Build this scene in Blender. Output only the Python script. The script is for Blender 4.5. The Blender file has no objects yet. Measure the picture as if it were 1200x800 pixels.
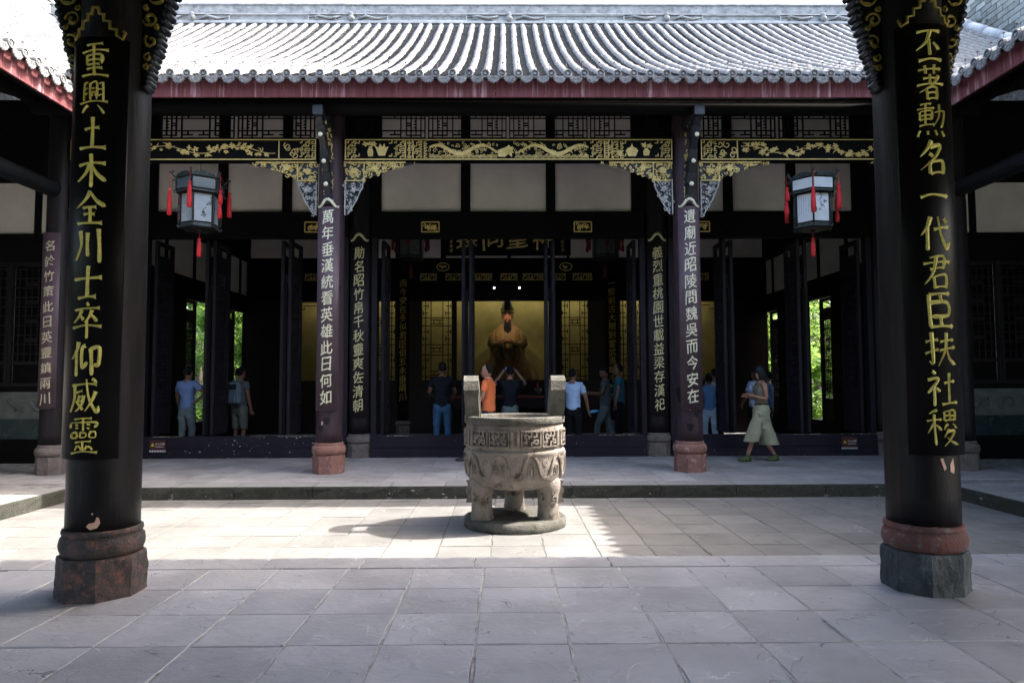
import bpy, bmesh, math, random
from math import sin, cos, pi, radians, sqrt, atan2
from mathutils import Vector, Matrix, noise
random.seed(7)
S = bpy.context.scene
COL = S.collection

# ------------------------------------------------------------------ camera
PITCH, YAW, ROLL = radians(3.2), radians(0.55), 0.0035
cd = bpy.data.cameras.new("camera"); cam = bpy.data.objects.new("camera", cd); COL.objects.link(cam)
cd.lens = 24; cd.sensor_width = 36; cd.clip_end = 500; cd.clip_start = 0.05
fw = Vector((sin(YAW)*cos(PITCH), cos(YAW)*cos(PITCH), sin(PITCH)))
r0 = Vector((cos(YAW), -sin(YAW), 0)); u0 = r0.cross(fw)
rt = r0*cos(ROLL) - u0*sin(ROLL); upv = rt.cross(fw)
mw = Matrix((rt, upv, -fw)).transposed().to_4x4(); mw.translation = Vector((-0.06, 0, 1.45))
cam.matrix_world = mw
S.camera = cam
# ------------------------------------------------------------------ light
SUNV = Vector((0.878, 0.14, 1.0)).normalized()
W = bpy.data.worlds.new("World"); S.world = W; W.use_nodes = True
wn = W.node_tree.nodes; sky = wn.new('ShaderNodeTexSky'); sky.sky_type = 'NISHITA'; sky.sun_disc = False
sky.sun_elevation = math.asin(SUNV.z); sky.sun_rotation = atan2(SUNV.x, SUNV.y); sky.dust_density = 6.0; sky.air_density = 1.2; sky.ozone_density = 1.5
W.node_tree.links.new(sky.outputs[0], wn['Background'].inputs[0]); wn['Background'].inputs[1].default_value = 0.15
sd = bpy.data.lights.new("sun", 'SUN'); sd.energy = 2.0; sd.angle = radians(0.5); sd.color = (1, .965, .915)
so = bpy.data.objects.new("sun", sd); COL.objects.link(so); so.rotation_euler = SUNV.to_track_quat('Z', 'Y').to_euler(); so.location = (20, 5, 30)
S.view_settings.view_transform = 'Standard'; S.view_settings.look = 'None'; S.view_settings.gamma = 1
S.view_settings.exposure = 2.9
S.render.engine = 'CYCLES'
S.cycles.max_bounces = 8; S.cycles.diffuse_bounces = 5

# ------------------------------------------------------------------ materials
def M(name, c1, c2=None, scale=4, detail=6, rough=.6, bump=.15, bscale=30, metal=0, rnd=0.0, stretch=(1, 1, 1), c3=None, c3amt=.6, c3scale=9,
      crack=0, veins=0, stain=0, spec=.5, emit=None, coat=0, rvar=.15, low=.35, high=.65, chips=None):
    m = bpy.data.materials.new(name); m.use_nodes = True
    nt = m.node_tree; N = nt.nodes; L = nt.links
    b = N['Principled BSDF']; b.inputs['Roughness'].default_value = rough; b.inputs['Metallic'].default_value = metal
    b.inputs['Specular IOR Level'].default_value = spec; b.inputs['Coat Weight'].default_value = coat
    g = N.new('ShaderNodeNewGeometry'); mp = N.new('ShaderNodeMapping'); mp.inputs['Scale'].default_value = stretch
    oi = N.new('ShaderNodeObjectInfo')
    if rnd > 0:
        mul = N.new('ShaderNodeMath'); mul.operation = 'MULTIPLY'; mul.inputs[1].default_value = 37.0; L.new(oi.outputs['Random'], mul.inputs[0])
        add = N.new('ShaderNodeVectorMath'); add.operation = 'ADD'; L.new(g.outputs['Position'], add.inputs[0]); L.new(mul.outputs[0], add.inputs[1])
        L.new(add.outputs[0], mp.inputs['Vector'])
    else:
        L.new(g.outputs['Position'], mp.inputs['Vector'])
    P = mp.outputs[0]
    def nz(sc, det=6, ro=.6):
        n = N.new('ShaderNodeTexNoise'); n.inputs['Scale'].default_value = sc; n.inputs['Detail'].default_value = det; n.inputs['Roughness'].default_value = ro
        L.new(P, n.inputs['Vector']); return n.outputs['Fac']
    def ramp(src, a, b_, ca=(0, 0, 0, 1), cb=(1, 1, 1, 1)):
        r = N.new('ShaderNodeValToRGB'); r.color_ramp.elements[0].position = a; r.color_ramp.elements[1].position = b_
        r.color_ramp.elements[0].color = ca; r.color_ramp.elements[1].color = cb; L.new(src, r.inputs[0]); return r.outputs[0]
    def mix(fac, A, B, mode='MIX'):
        x = N.new('ShaderNodeMix'); x.data_type = 'RGBA'; x.blend_type = mode
        if isinstance(fac, (int, float)): x.inputs[0].default_value = fac
        else: L.new(fac, x.inputs[0])
        for i, v in ((6, A), (7, B)):
            if isinstance(v, tuple): x.inputs[i].default_value = v if len(v) == 4 else (*v, 1)
            else: L.new(v, x.inputs[i])
        return x.outputs[2]
    c2 = c2 or tuple(v*.7 for v in c1)
    colr = mix(ramp(nz(scale, detail), low, high), c1, c2)
    if c3: colr = mix(ramp(nz(c3scale, 8, .7), 1-c3amt-.04, 1-c3amt+.06), colr, c3)
    if stain:
        sn = N.new('ShaderNodeTexNoise'); sn.inputs['Scale'].default_value = 1.1; sn.inputs['Detail'].default_value = 7; sn.inputs['Roughness'].default_value = .62; L.new(g.outputs['Position'], sn.inputs['Vector'])
        colr = mix(ramp(sn.outputs['Fac'], .44, .66), colr, mix(1.0, colr, (1-stain, 1-stain, 1-stain*1.05), 'MULTIPLY'))
    height = nz(bscale, 8, .65)
    def contour(sc, pos, width, maskscale, m0, m1, dist=0):
        n = N.new('ShaderNodeTexNoise'); n.inputs['Scale'].default_value = sc; n.inputs['Detail'].default_value = 3; n.inputs['Distortion'].default_value = dist
        L.new(P, n.inputs['Vector'])
        s1 = N.new('ShaderNodeMath'); s1.operation = 'SUBTRACT'; s1.inputs[1].default_value = pos; L.new(n.outputs['Fac'], s1.inputs[0])
        a1 = N.new('ShaderNodeMath'); a1.operation = 'ABSOLUTE'; L.new(s1.outputs[0], a1.inputs[0])
        lin = ramp(a1.outputs[0], 0, width, (1, 1, 1, 1), (0, 0, 0, 1))
        mk = ramp(nz(maskscale, 2), m0, m1)
        x = N.new('ShaderNodeMath'); x.operation = 'MULTIPLY'; L.new(lin, x.inputs[0]); L.new(mk, x.inputs[1]); return x.outputs[0]
    if crack:
        k = contour(2.3, .5, .007, 2.9, .575, .62, 1.1)
        colr = mix(k, colr, tuple(v*.28 for v in c1))
        k2 = contour(3.1, .47, .010, 2.6, .58, .64, .9)
        colr = mix(k2, colr, tuple(min(1, v*1.45) for v in c1))
        hs = N.new('ShaderNodeMath'); hs.operation = 'SUBTRACT'; L.new(height, hs.inputs[0]); L.new(k, hs.inputs[1])
        ledge = ramp(nz(1.7, 3), .495, .505); la = N.new('ShaderNodeMath'); la.operation = 'MULTIPLY_ADD'; L.new(ledge, la.inputs[0]); la.inputs[1].default_value = .35; L.new(hs.outputs[0], la.inputs[2])
        height = la.outputs[0]
    if chips:   # (colour, amount)
        v = nz(chips[2], 4, .55); kk = ramp(v, 1-chips[1], 1-chips[1]+.012); colr = mix(kk, colr, chips[0])
    if rnd > 0:
        mr = N.new('ShaderNodeMapRange'); mr.inputs['To Min'].default_value = 1-rnd; mr.inputs['To Max'].default_value = 1+rnd; L.new(oi.outputs['Random'], mr.inputs['Value'])
        sc_ = N.new('ShaderNodeVectorMath'); sc_.operation = 'SCALE'; L.new(colr, sc_.inputs[0]); L.new(mr.outputs[0], sc_.inputs['Scale']); colr = sc_.outputs[0]
    L.new(colr, b.inputs['Base Color'])
    bp = N.new('ShaderNodeBump'); bp.inputs['Strength'].default_value = bump; bp.inputs['Distance'].default_value = .02
    L.new(height, bp.inputs['Height']); L.new(bp.outputs[0], b.inputs['Normal'])
    rr = N.new('ShaderNodeMapRange'); rr.inputs['To Min'].default_value = max(.05, rough-rvar); rr.inputs['To Max'].default_value = min(1, rough+rvar)
    L.new(nz(scale*1.7, 4), rr.inputs['Value']); L.new(rr.outputs[0], b.inputs['Roughness'])
    if emit: b.inputs['Emission Color'].default_value = (*emit[0], 1); b.inputs['Emission Strength'].default_value = emit[1]
    return m

def glassmat(name, col, rough=.05, alpha=.35):
    m = bpy.data.materials.new(name); m.use_nodes = True; b = m.node_tree.nodes['Principled BSDF']
    b.inputs['Base Color'].default_value = (*col, 1); b.inputs['Roughness'].default_value = rough; b.inputs['Alpha'].default_value = alpha
    return m

slabM = M('slate paving', (.385, .382, .405), (.315, .313, .335), 2.2, rough=.40, bump=.42, bscale=14, rnd=.12, crack=1, stain=.24, c3=(.44, .415, .42), c3amt=.34, c3scale=3, spec=.7)
courtM = M('courtyard stone', (.20, .194, .184), (.17, .165, .157), 2.6, rough=.7, bump=.25, bscale=18, rnd=.12, crack=1, stain=.24, c3=(.145, .15, .13), c3amt=.33, c3scale=2.2)
walkM = M('hall walk stone', (.36, .345, .345), (.29, .28, .283), 2.4, rough=.78, spec=.3, bump=.2, bscale=20, rnd=.12, crack=1, stain=.24)
mortarM = M('mortar', (.36, .355, .35), (.12, .12, .12), 7, rough=.9, bump=.4, bscale=60)
kerbM = M('mossy kerb', (.045, .044, .038), (.024, .027, .015), 9, rough=.9, bump=.9, bscale=40, rnd=.15, c3=(.16, .155, .14), c3amt=.36, c3scale=26)
kerbTopM = M('kerb top', (.28, .275, .275), (.22, .22, .22), 4, rough=.65, bump=.3, bscale=24, rnd=.08)
limeM = M('lime stain', (.34, .34, .32), (.08, .08, .07), 30, rough=.95, bump=.5)
redstoneM = M('red sandstone', (.30, .145, .115), (.20, .105, .09), 7, rough=.9, bump=1.0, bscale=45, c3=(.42, .30, .27), c3amt=.40, c3scale=12)
darkbaseM = M('weathered base stone', (.080, .052, .046), (.022, .024, .028), 9, rough=.75, bump=1.0, bscale=34, c3=(.17, .07, .055), c3amt=.42, c3scale=13)
darkbase2M = M('worn grey green base stone', (.070, .082, .088), (.018, .026, .028), 8, rough=.75, bump=.9, bscale=30, stretch=(1, 1, .5), c3=(.13, .145, .15), c3amt=.40, c3scale=9)
reddrumM = M('worn red drum', (.16, .05, .04), (.09, .05, .045), 8, rough=.75, bump=.8, bscale=40, c3=(.16, .14, .14), c3amt=.42, c3scale=15)
greybaseM = M('grey base stone', (.17, .14, .13), (.10, .085, .08), 8, rough=.85, bump=.7, bscale=40, c3=(.24, .22, .20), c3amt=.38, c3scale=14)
lacqM = M('dark lacquered wood', (.013, .011, .014), (.009, .008, .010), 3, rough=.5, spec=.18, bump=.08, bscale=20, stretch=(6, 6, .7), rvar=.12, c3=(.02, .012, .013), c3amt=.4, c3scale=2)
lacqpM = M('purple brown lacquer', (.046, .029, .038), (.034, .022, .030), 4, rough=.5, spec=.25, bump=.06, bscale=16, stretch=(4, 4, .8), c3=(.035, .022, .03), c3amt=.34, c3scale=3)
blackM = M('black painted wood', (.0045, .0043, .005), (.003, .003, .0035), 5, rough=.7, spec=.10, bump=.08, bscale=25, stretch=(1, 1, 3))
redwoodM = M('dark red wood', (.014, .004, .004), (.008, .003, .003), 5, spec=.3, rough=.55, bump=.06)
bluewoodM = M('blue black beam end', (.015, .019, .028), (.009, .012, .018), 6, rough=.45, bump=.1)
doorM = M('door lacquer', (.014, .0125, .021), (.009, .008, .013), 5, rough=.5, spec=.2, bump=.08, stretch=(3, 3, .6))
sillM = M('threshold paint', (.020, .016, .028), (.013, .011, .019), 4, rough=.6, spec=.2, bump=.2, bscale=25, chips=((.35, .27, .22), .30, 14))
goldM = M('old gilding', (.80, .63, .25), (.62, .46, .15), 14, rough=.42, bump=.3, bscale=80, metal=.1)
golddimM = M('dim gilding', (.42, .31, .06), (.22, .16, .03), 22, rough=.45, bump=.4, bscale=90, metal=.3)
goldletM = M('gilded letters', (.95, .84, .26), (.74, .62, .16), 40, rough=.5, bump=.6, bscale=150, metal=.15)
whiteletM = M('pale gilded letters', (.70, .70, .58), (.50, .48, .32), 50, rough=.5, bump=.3, bscale=150)
silverM = M('silvered carving', (.56, .56, .53), (.20, .21, .22), 40, rough=.5, bump=.4, bscale=90)
plasterM = M('plaster', (.72, .665, .64), (.62, .575, .55), 2.2, rough=.92, bump=.12, bscale=12, c3=(.52, .475, .45), c3amt=.32, c3scale=2)
fasciaM = M('oxblood fascia', (.088, .018, .021), (.14, .042, .046), 5, rough=.75, bump=.15, bscale=20, stretch=(3.6, 3.6, .2), c3=(.34, .20, .21), c3amt=.41, c3scale=3.4, spec=.3)
tileM = M('grey clay tile', (.235, .228, .22), (.15, .147, .143), 9, rough=.8, bump=.35, bscale=40, rnd=.08, c3=(.07, .07, .068), c3amt=.38, c3scale=13)
panM = M('pan tile', (.075, .072, .068), (.035, .034, .032), 12, rough=.88, bump=.5, bscale=40, rnd=.15)
eaveM = M('eave tile', (.25, .25, .25), (.09, .09, .09), 30, rough=.8, bump=.5, bscale=60, rnd=.15)
ridgeM = M('ridge plaster', (.34, .355, .36), (.18, .19, .195), 5, rough=.8, bump=.4, bscale=30, c3=(.13, .14, .15), c3amt=.42, c3scale=11)
ridgelM = M('ridge pale moulding', (.46, .475, .48), (.30, .315, .33), 6, rough=.7, bump=.2)
brickM = M('grey brick', (.31, .315, .30), (.20, .205, .195), 5, rough=.85, bump=.4, bscale=30, rnd=.42)
censM = M('carved stone', (.275, .235, .20), (.165, .14, .118), 6, rough=.85, bump=.5, bscale=45, c3=(.09, .07, .055), c3amt=.43, c3scale=7)  # dark mottling is dirt, strengthened to stand in for shade in the grooves
censdM = M('weathered shaded stone', (.125, .118, .10), (.055, .052, .042), 6, rough=.9, bump=.7, bscale=40, c3=(.05, .05, .035), c3amt=.44, c3scale=7)  # darkened to carry shade on the ear fronts too, besides weathering and moss
ashM = M('ash', (.3, .29, .28), (.2, .19, .18), 12, rough=1, bump=.4)
yellowM = M('yellow silk wall', (.44, .36, .12), (.34, .28, .085), 2.5, rough=.8, bump=.1, bscale=6)
patM = M('patinated bronze', (.060, .085, .083), (.020, .03, .03), 25, rough=.5, bump=.4, bscale=70, metal=.2)
paperM = M('lantern paper', (.38, .43, .47), (.28, .33, .37), 8, rough=.6, bump=.05, c3=(.15, .17, .19), c3amt=.36, c3scale=18)
paper2M = M('pale lantern paper', (.72, .78, .82), (.60, .66, .72), 5, rough=.6, bump=.05)
lacqN = M('near column lacquer', (.0085, .0075, .009), (.006, .0055, .0065), 3, rough=.46, bump=.22, bscale=9, stretch=(6, 6, .5), rvar=.12, spec=.20, c3=(.018, .013, .014), c3amt=.42, c3scale=3)
glassdM = glassmat('dark lantern glass', (.10, .14, .16), .12, .75)
inkM = M('ink', (.05, .055, .06), rough=.8, bump=0)
tassM = M('red tassel', (.72, .03, .035), (.50, .015, .02), 40, rough=.7, bump=.5, bscale=90, stretch=(8, 8, .6))
reliefM = M('grey green relief', (.12, .14, .13), (.07, .085, .08), 6, rough=.7, bump=.3)
greenclM = M('dark teal panel', (.012, .035, .038), (.006, .02, .022), 4, rough=.25, bump=.03)
skinM = M('skin', (.40, .21, .14), (.35, .18, .12), 10, rough=.55, bump=.05)
skindM = M('tanned skin', (.24, .12, .075), (.20, .10, .065), 10, rough=.55, bump=.05)
hairM = M('black hair', (.006, .006, .007), (.010, .010, .011), 30, rough=.8, spec=.15, bump=.3, bscale=60)
hairbM = M('blue black bobbed hair', (.010, .015, .024), (.007, .010, .016), 30, rough=.55, spec=.3, bump=.3, bscale=60, stretch=(3, 3, .5))
def leafmat():
    m = M('leaf surface', (.10, .22, .022), (.06, .13, .015), 3, rough=.5, bump=.1, rnd=.2); nt = m.node_tree
    tr = nt.nodes.new('ShaderNodeBsdfTranslucent'); tr.inputs[0].default_value = (.27, .40, .09, 1); mx = nt.nodes.new('ShaderNodeMixShader'); mx.inputs[0].default_value = .45
    nt.links.new(nt.nodes['Principled BSDF'].outputs[0], mx.inputs[1]); nt.links.new(tr.outputs[0], mx.inputs[2]); nt.links.new(mx.outputs[0], nt.nodes['Material Output'].inputs[0]); return m
leafM = leafmat()
_unused = M('sunlit leaves', (.09, .22, .022), (.05, .12, .015), 3, rough=.5, bump=.1, rnd=.2)
barkM = M('bark', (.10, .075, .055), (.05, .04, .03), 8, rough=.9, bump=.8)
gardenM = M('garden lawn', (.07, .12, .03), (.05, .08, .025), 3, rough=.9, bump=.5)
def cloth(name, c, k=.8): return M(name, c, tuple(v*k for v in c), 5, rough=.9, bump=.6, bscale=9, spec=.15)

# ------------------------------------------------------------------ mesh helpers
class MB:
    def __init__(s): s.v = []; s.f = []; s.mi = []; s.cur = 0; s.smooth = set()
    def add(s, vs, fs, smooth=False):
        o = len(s.v); s.v += [tuple(v) for v in vs]
        for f in fs:
            if smooth: s.smooth.add(len(s.f))
            s.f.append(tuple(i+o for i in f)); s.mi.append(s.cur)
        return s
    def box(s, x0, x1, y0, y1, z0, z1, bev=0):
        if bev:
            b = bev
            vs = []; fs = []
            for (zz, k) in ((z0, b), (z0+b, 0), (z1-b, 0), (z1, b)):
                vs += [(x0+k, y0+k, zz), (x1-k, y0+k, zz), (x1-k, y1-k, zz), (x0+k, y1-k, zz)]
            for l in range(3):
                for i in range(4):
                    j = (i+1) % 4; fs.append((l*4+i, l*4+j, l*4+4+j, l*4+4+i))
            fs += [(3, 2, 1, 0), (12, 13, 14, 15)]
            return s.add(vs, fs)
        vs = [(x0, y0, z0), (x1, y0, z0), (x1, y1, z0), (x0, y1, z0), (x0, y0, z1), (x1, y0, z1), (x1, y1, z1), (x0, y1, z1)]
        return s.add(vs, [(3, 2, 1, 0), (4, 5, 6, 7), (0, 1, 5, 4), (1, 2, 6, 5), (2, 3, 7, 6), (3, 0, 4, 7)])
    def tube(s, pts, r, n=6, cap=True, smooth=True, flat=1.0):
        pts = [Vector(p) for p in pts]; m = len(pts)
        rr = r if isinstance(r, (list, tuple)) else [r]*m
        vs = []; up = None
        for i, p in enumerate(pts):
            t = (pts[min(i+1, m-1)]-pts[max(i-1, 0)])
            t = t.normalized() if t.length > 1e-9 else Vector((0, 0, 1))
            if up is None: up = Vector((0, 1, 0)) if abs(t.y) < .9 else Vector((1, 0, 0))
            a = t.cross(up)
            if a.length < 1e-6: a = t.orthogonal()
            a.normalize(); b = a.cross(t).normalized(); up = b
            for k in range(n):
                th = 2*pi*k/n; vs.append(p+a*cos(th)*rr[i]+b*sin(th)*rr[i]*flat)
        fs = [(i*n+k, i*n+(k+1) % n, (i+1)*n+(k+1) % n, (i+1)*n+k) for i in range(m-1) for k in range(n)]
        if cap: fs += [tuple(range(n))[::-1], tuple((m-1)*n+k for k in range(n))]
        return s.add(vs, fs, smooth)
    def loft(s, rings, cap=True, smooth=True, close=True):
        n = len(rings[0]); vs = [p for r in rings for p in r]; fs = []
        for i in range(len(rings)-1):
            for k in range(n if close else n-1):
                fs.append((i*n+k, i*n+(k+1) % n, (i+1)*n+(k+1) % n, (i+1)*n+k))
        s.add(vs, fs, smooth)
        if cap and close:
            o = len(s.v)-len(vs)
            s.f.append(tuple(o+k for k in range(n))[::-1]); s.mi.append(s.cur)
            s.f.append(tuple(o+(len(rings)-1)*n+k for k in range(n))); s.mi.append(s.cur)
        return s
    def lathe(s, prof, n=24, c=(0, 0, 0), sx=1, sy=1, cap=True, smooth=True, rot=0):
        return s.loft([[(c[0]+r*cos(2*pi*k/n+rot)*sx, c[1]+r*sin(2*pi*k/n+rot)*sy, c[2]+z) for k in range(n)] for r, z in prof], cap, smooth)
    def poly(s, pts, y, th, smooth=False):
        """flat outline in XZ, front face at y, thickness th backwards (+y)"""
        n = len(pts); vs = [(p[0], y, p[1]) for p in pts]+[(p[0], y+th, p[1]) for p in pts]
        fs = [tuple(range(n)), tuple(range(n, 2*n))[::-1]]+[((i+1) % n, i, n+i, n+(i+1) % n) for i in range(n)]
        return s.add(vs, fs, smooth)
    def strip(s, pts, w, y, th):
        """ribbon along a polyline in XZ"""
        L = []; R = []; m = len(pts)
        for i, p in enumerate(pts):
            a = pts[max(i-1, 0)]; b = pts[min(i+1, m-1)]; dx, dz = b[0]-a[0], b[1]-a[1]; l = math.hypot(dx, dz) or 1
            ww = w[i] if isinstance(w, list) else w
            L.append((p[0]-dz/l*ww/2, p[1]+dx/l*ww/2)); R.append((p[0]+dz/l*ww/2, p[1]-dx/l*ww/2))
        vs = [(q[0], y, q[1]) for q in L]+[(q[0], y, q[1]) for q in R]+[(q[0], y+th, q[1]) for q in L]+[(q[0], y+th, q[1]) for q in R]
        fs = []
        for i in range(m-1):
            fs += [(i, i+1, m+i+1, m+i), (i+1, i, 2*m+i, 2*m+i+1), (m+i, m+i+1, 3*m+i+1, 3*m+i)]
        fs += [(0, m, 3*m, 2*m), (2*m-1, m-1, 3*m-1, 4*m-1)]
        return s.add(vs, fs)
    def xf(s, M_, start=0):
        for i in range(start, len(s.v)): s.v[i] = tuple(M_ @ Vector(s.v[i]))
        return s
    def map(s, fn, start=0):
        for i in range(start, len(s.v)): s.v[i] = tuple(fn(*s.v[i]))
        return s
    def mesh(s, name, mats):
        me = bpy.data.meshes.new(name); me.from_pydata(s.v, [], s.f)
        if not isinstance(mats, (list, tuple)): mats = [mats]
        for m in mats: me.materials.append(m)
        me.polygons.foreach_set('material_index', s.mi)
        me.polygons.foreach_set('use_smooth', [i in s.smooth for i in range(len(s.f))])
        bm = bmesh.new(); bm.from_mesh(me); bmesh.ops.recalc_face_normals(bm, faces=bm.faces); bm.to_mesh(me); bm.free()
        me.update(); return me
    def build(s, name, mats, parent=None, loc=(0, 0, 0), rz=0, **kw):
        return inst(name, s.mesh(name, mats), parent, loc, rz, **kw)

def inst(name, me, parent=None, loc=(0, 0, 0), rz=0, scale=None, rot=None, **kw):
    o = bpy.data.objects.new(name, me); COL.objects.link(o); o.location = loc
    o.rotation_euler = rot if rot else (0, 0, rz)
    if scale: o.scale = scale
    if parent: o.parent = parent
    for k, v in kw.items(): o[k] = v
    return o
def thing(name, label, cat, loc=(0, 0, 0), rz=0, group=None):
    o = inst(name, None, None, loc, rz); o['label'] = label; o['category'] = cat
    if group: o['group'] = group
    return o
def struct(name, mb, mats, **kw):
    o = mb.build(name, mats, **kw); o['kind'] = 'structure'; return o
def empty_struct(name, loc=(0, 0, 0)):
    o = inst(name, None, None, loc); o['kind'] = 'structure'; return o
def jit(a): return random.uniform(-a, a)

# ------------------------------------------------------------------ glyphs
_gc = {}
def glyph(ch, bold=.012, shear=.15, wob=.015):
    key = (ch, bold, shear)
    if key in _gc: return _gc[key]
    c = bpy.data.curves.new('glyph', 'FONT'); c.body = ch; c.size = 1; c.extrude = .5; c.offset = bold; c.resolution_u = 3
    o = bpy.data.objects.new('glyph', c); COL.objects.link(o)
    bpy.context.view_layer.update()
    me = bpy.data.meshes.new_from_object(o)
    bm = bmesh.new(); bm.from_mesh(me)
    xs = [v.co.x for v in bm.verts]; ys = [v.co.y for v in bm.verts]
    cx, cy = (min(xs)+max(xs))/2, (min(ys)+max(ys))/2; h = max(max(ys)-min(ys), max(xs)-min(xs), .3)
    for v in bm.verts: v.co = Vector(((v.co.x-cx)/h, (v.co.y-cy)/h, 1 if v.co.z > 0 else 0))
    for k in range(-4, 5):
        g = bm.verts[:]+bm.edges[:]+bm.faces[:]
        bmesh.ops.bisect_plane(bm, geom=g, plane_co=(k*.11+.003, 0, 0), plane_no=(1, 0, 0))
    sd_ = sum(ord(q) for q in ch)
    for v in bm.verts:
        p = Vector((v.co.x*3.1+sd_, v.co.y*3.1, 0)); q = Vector((v.co.x*9+sd_, v.co.y*9, 5))
        v.co.x += noise.noise(p)*.05+noise.noise(q)*wob; v.co.y += shear*v.co.x+noise.noise(p+Vector((9, 9, 9)))*.05+noise.noise(q+Vector((3, 1, 0)))*wob
    vs = [tuple(v.co) for v in bm.verts]; bm.verts.index_update(); fs = [tuple(v.index for v in f.verts) for f in bm.faces]
    bm.free(); bpy.data.objects.remove(o); bpy.data.curves.remove(c); bpy.data.meshes.remove(me)
    _gc[key] = (vs, fs); return _gc[key]
def put_char(ch, parent, mat, z, size, R=None, x=0, y=0, depth=.008, bold=.0, narrow=.95, name='character', tall=1.0):
    """character on a surface facing -Y; R = cylinder radius (axis at origin)"""
    vs, fs = glyph(ch, 0); mb = MB(); a = radians(jit(2.5)); ca, sa = cos(a), sin(a); out = []
    for (u, v, w) in vs:
        u, v = (u*ca-v*sa)*size*narrow, (u*sa+v*ca)*size*tall
        if R:
            th = (x+u)/R; rr = R+w*depth; out.append((rr*sin(th), -rr*cos(th), z+v))
        else: out.append((x+u, y-w*depth, z+v))
    mb.add(out, fs)
    nb_ = .009*size; out2 = []
    for (u, v, w) in vs:
        u, v = (u*ca-v*sa)*size*narrow+nb_, (u*sa+v*ca)*size*tall-nb_*1.3; w2 = w*1.06
        if R:
            th = (x+u)/R; rr = R+w2*depth; out2.append((rr*sin(th), -rr*cos(th), z+v))
        else: out2.append((x+u, y-w2*depth, z+v))
    mb.add(out2, fs)
    return mb.build(name, mat, parent)

# ------------------------------------------------------------------ ground and paving
KY, KX, PY = 9.45, 6.0, 5.69        # hall kerb, wing kerbs, near porch edge
g = MB(); g.box(-60, 60, -40, 90, -.6, -.30); struct('ground', g, gardenM)
g = MB(); g.box(-KX+.01, KX-.01, PY+.01, KY-.01, -.29, -.185); court = struct('courtyard_paving', g, mortarM)
g = MB(); g.box(-16, 16, -6, PY-.02, -.28, -.012); porchf = struct('porch_floor', g, mortarM)
g = MB(); g.box(-11.2, 11.2, KY+.04, 21.2, -.28, -.012); hallf = struct('hall_walkway', g, mortarM)
g = MB(); g.box(-14, -KX-.04, PY-.02+.001, KY+.038, -.28, -.013); wingl = struct('left_gallery_floor', g, mortarM)
g = MB(); g.box(KX+.04, 14, PY-.02+.001, KY+.038, -.28, -.013); wingr = struct('right_gallery_floor', g, mortarM)

def slab_mesh(seed, mat):
    rnd = random.Random(seed); mb = MB(); n = 3
    base = []; n = 4
    for (ax, ay, bx, by) in ((-.5, -.5, .5, -.5), (.5, -.5, .5, .5), (.5, .5, -.5, .5), (-.5, .5, -.5, -.5)):
        for i in range(n):
            t = i/n; j = rnd.uniform(-.011, .009) if i else rnd.uniform(-.012, .003)
            nx, ny = (0, 1) if ay == by else (1, 0)
            base.append((ax+(bx-ax)*t+nx*j, ay+(by-ay)*t+ny*j))
    m = len(base); vs = [(x, y, -.03) for x, y in base]+[(x, y, -.004) for x, y in base]+[(x*.985, y*.985, 0) for x, y in base]
    fs = []
    for l in range(2):
        for i in range(m): j = (i+1) % m; fs.append((l*m+i, l*m+j, l*m+m+j, l*m+m+i))
    fs.append(tuple(range(2*m, 3*m))); mb.add(vs, fs)
    return mb.mesh('paving_slab', mat)
slabsA = [slab_mesh(i, slabM) for i in range(12)]; slabsB = [slab_mesh(i+19, courtM) for i in range(12)]; slabsC = [slab_mesh(i+20, walkM) for i in range(6)]
def pave(parent, meshes, xs, ys, z, gx=.012, gy=.005, brick=None):
    for j in range(len(ys)-1):
        for i in range(len(xs)-1):
            x0, x1, y0, y1 = xs[i], xs[i+1], ys[j], ys[j+1]
            if brick and brick((x0+x1)/2, (y0+y1)/2): continue
            o = inst('paving_slab', random.choice(meshes), parent, ((x0+x1)/2, (y0+y1)/2+jit(.004), z+jit(.002)), 0,
                     scale=(x1-x0-gx-random.random()*.005, y1-y0-gy-random.random()*.004, 1), rot=(jit(.0035), jit(.0035), jit(.007)))
def rng(a, step, n): return [a+step*i for i in range(n+1)]
pave(porchf, slabsA, rng(-1.273-.521*8, .521, 21), [PY-.32-.51*k for k in range(6, -1, -1)], 0)
pale = M('pale joint mortar', (.46, .45, .44), (.26, .255, .25), 9, rough=.95, bump=.5, bscale=60, c3=(.10, .10, .10), c3amt=.40, c3scale=5)
paleC = M('court joint mortar', (.15, .145, .13), (.10, .095, .085), 9, rough=.95, bump=.5, bscale=60)
for par, xs_, y0_, y1_, z_, w_ in ((porchf, rng(-1.273-.521*8, .521, 21), .0, PY-.30, -.0025, .017), (court, rng(-5.79, .508, 22), PY+.02, KY-.01, -.1725, .013), (hallf, rng(-7.8, .5, 31), 9.84, 12.9, -.003, .010)):
    for x in xs_:
        mb = MB(); n = 12; L = [(x-w_/2+jit(.003), y0_+(y1_-y0_)*i/n, z_) for i in range(n+1)]; Rr = [(x+w_/2+jit(.003), p[1], z_) for p in L]
        mb.add(L+Rr, [(i, i+1, n+2+i, n+1+i) for i in range(n)]); mb.build('mortar_joint', paleC if par is court else pale, par)
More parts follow.
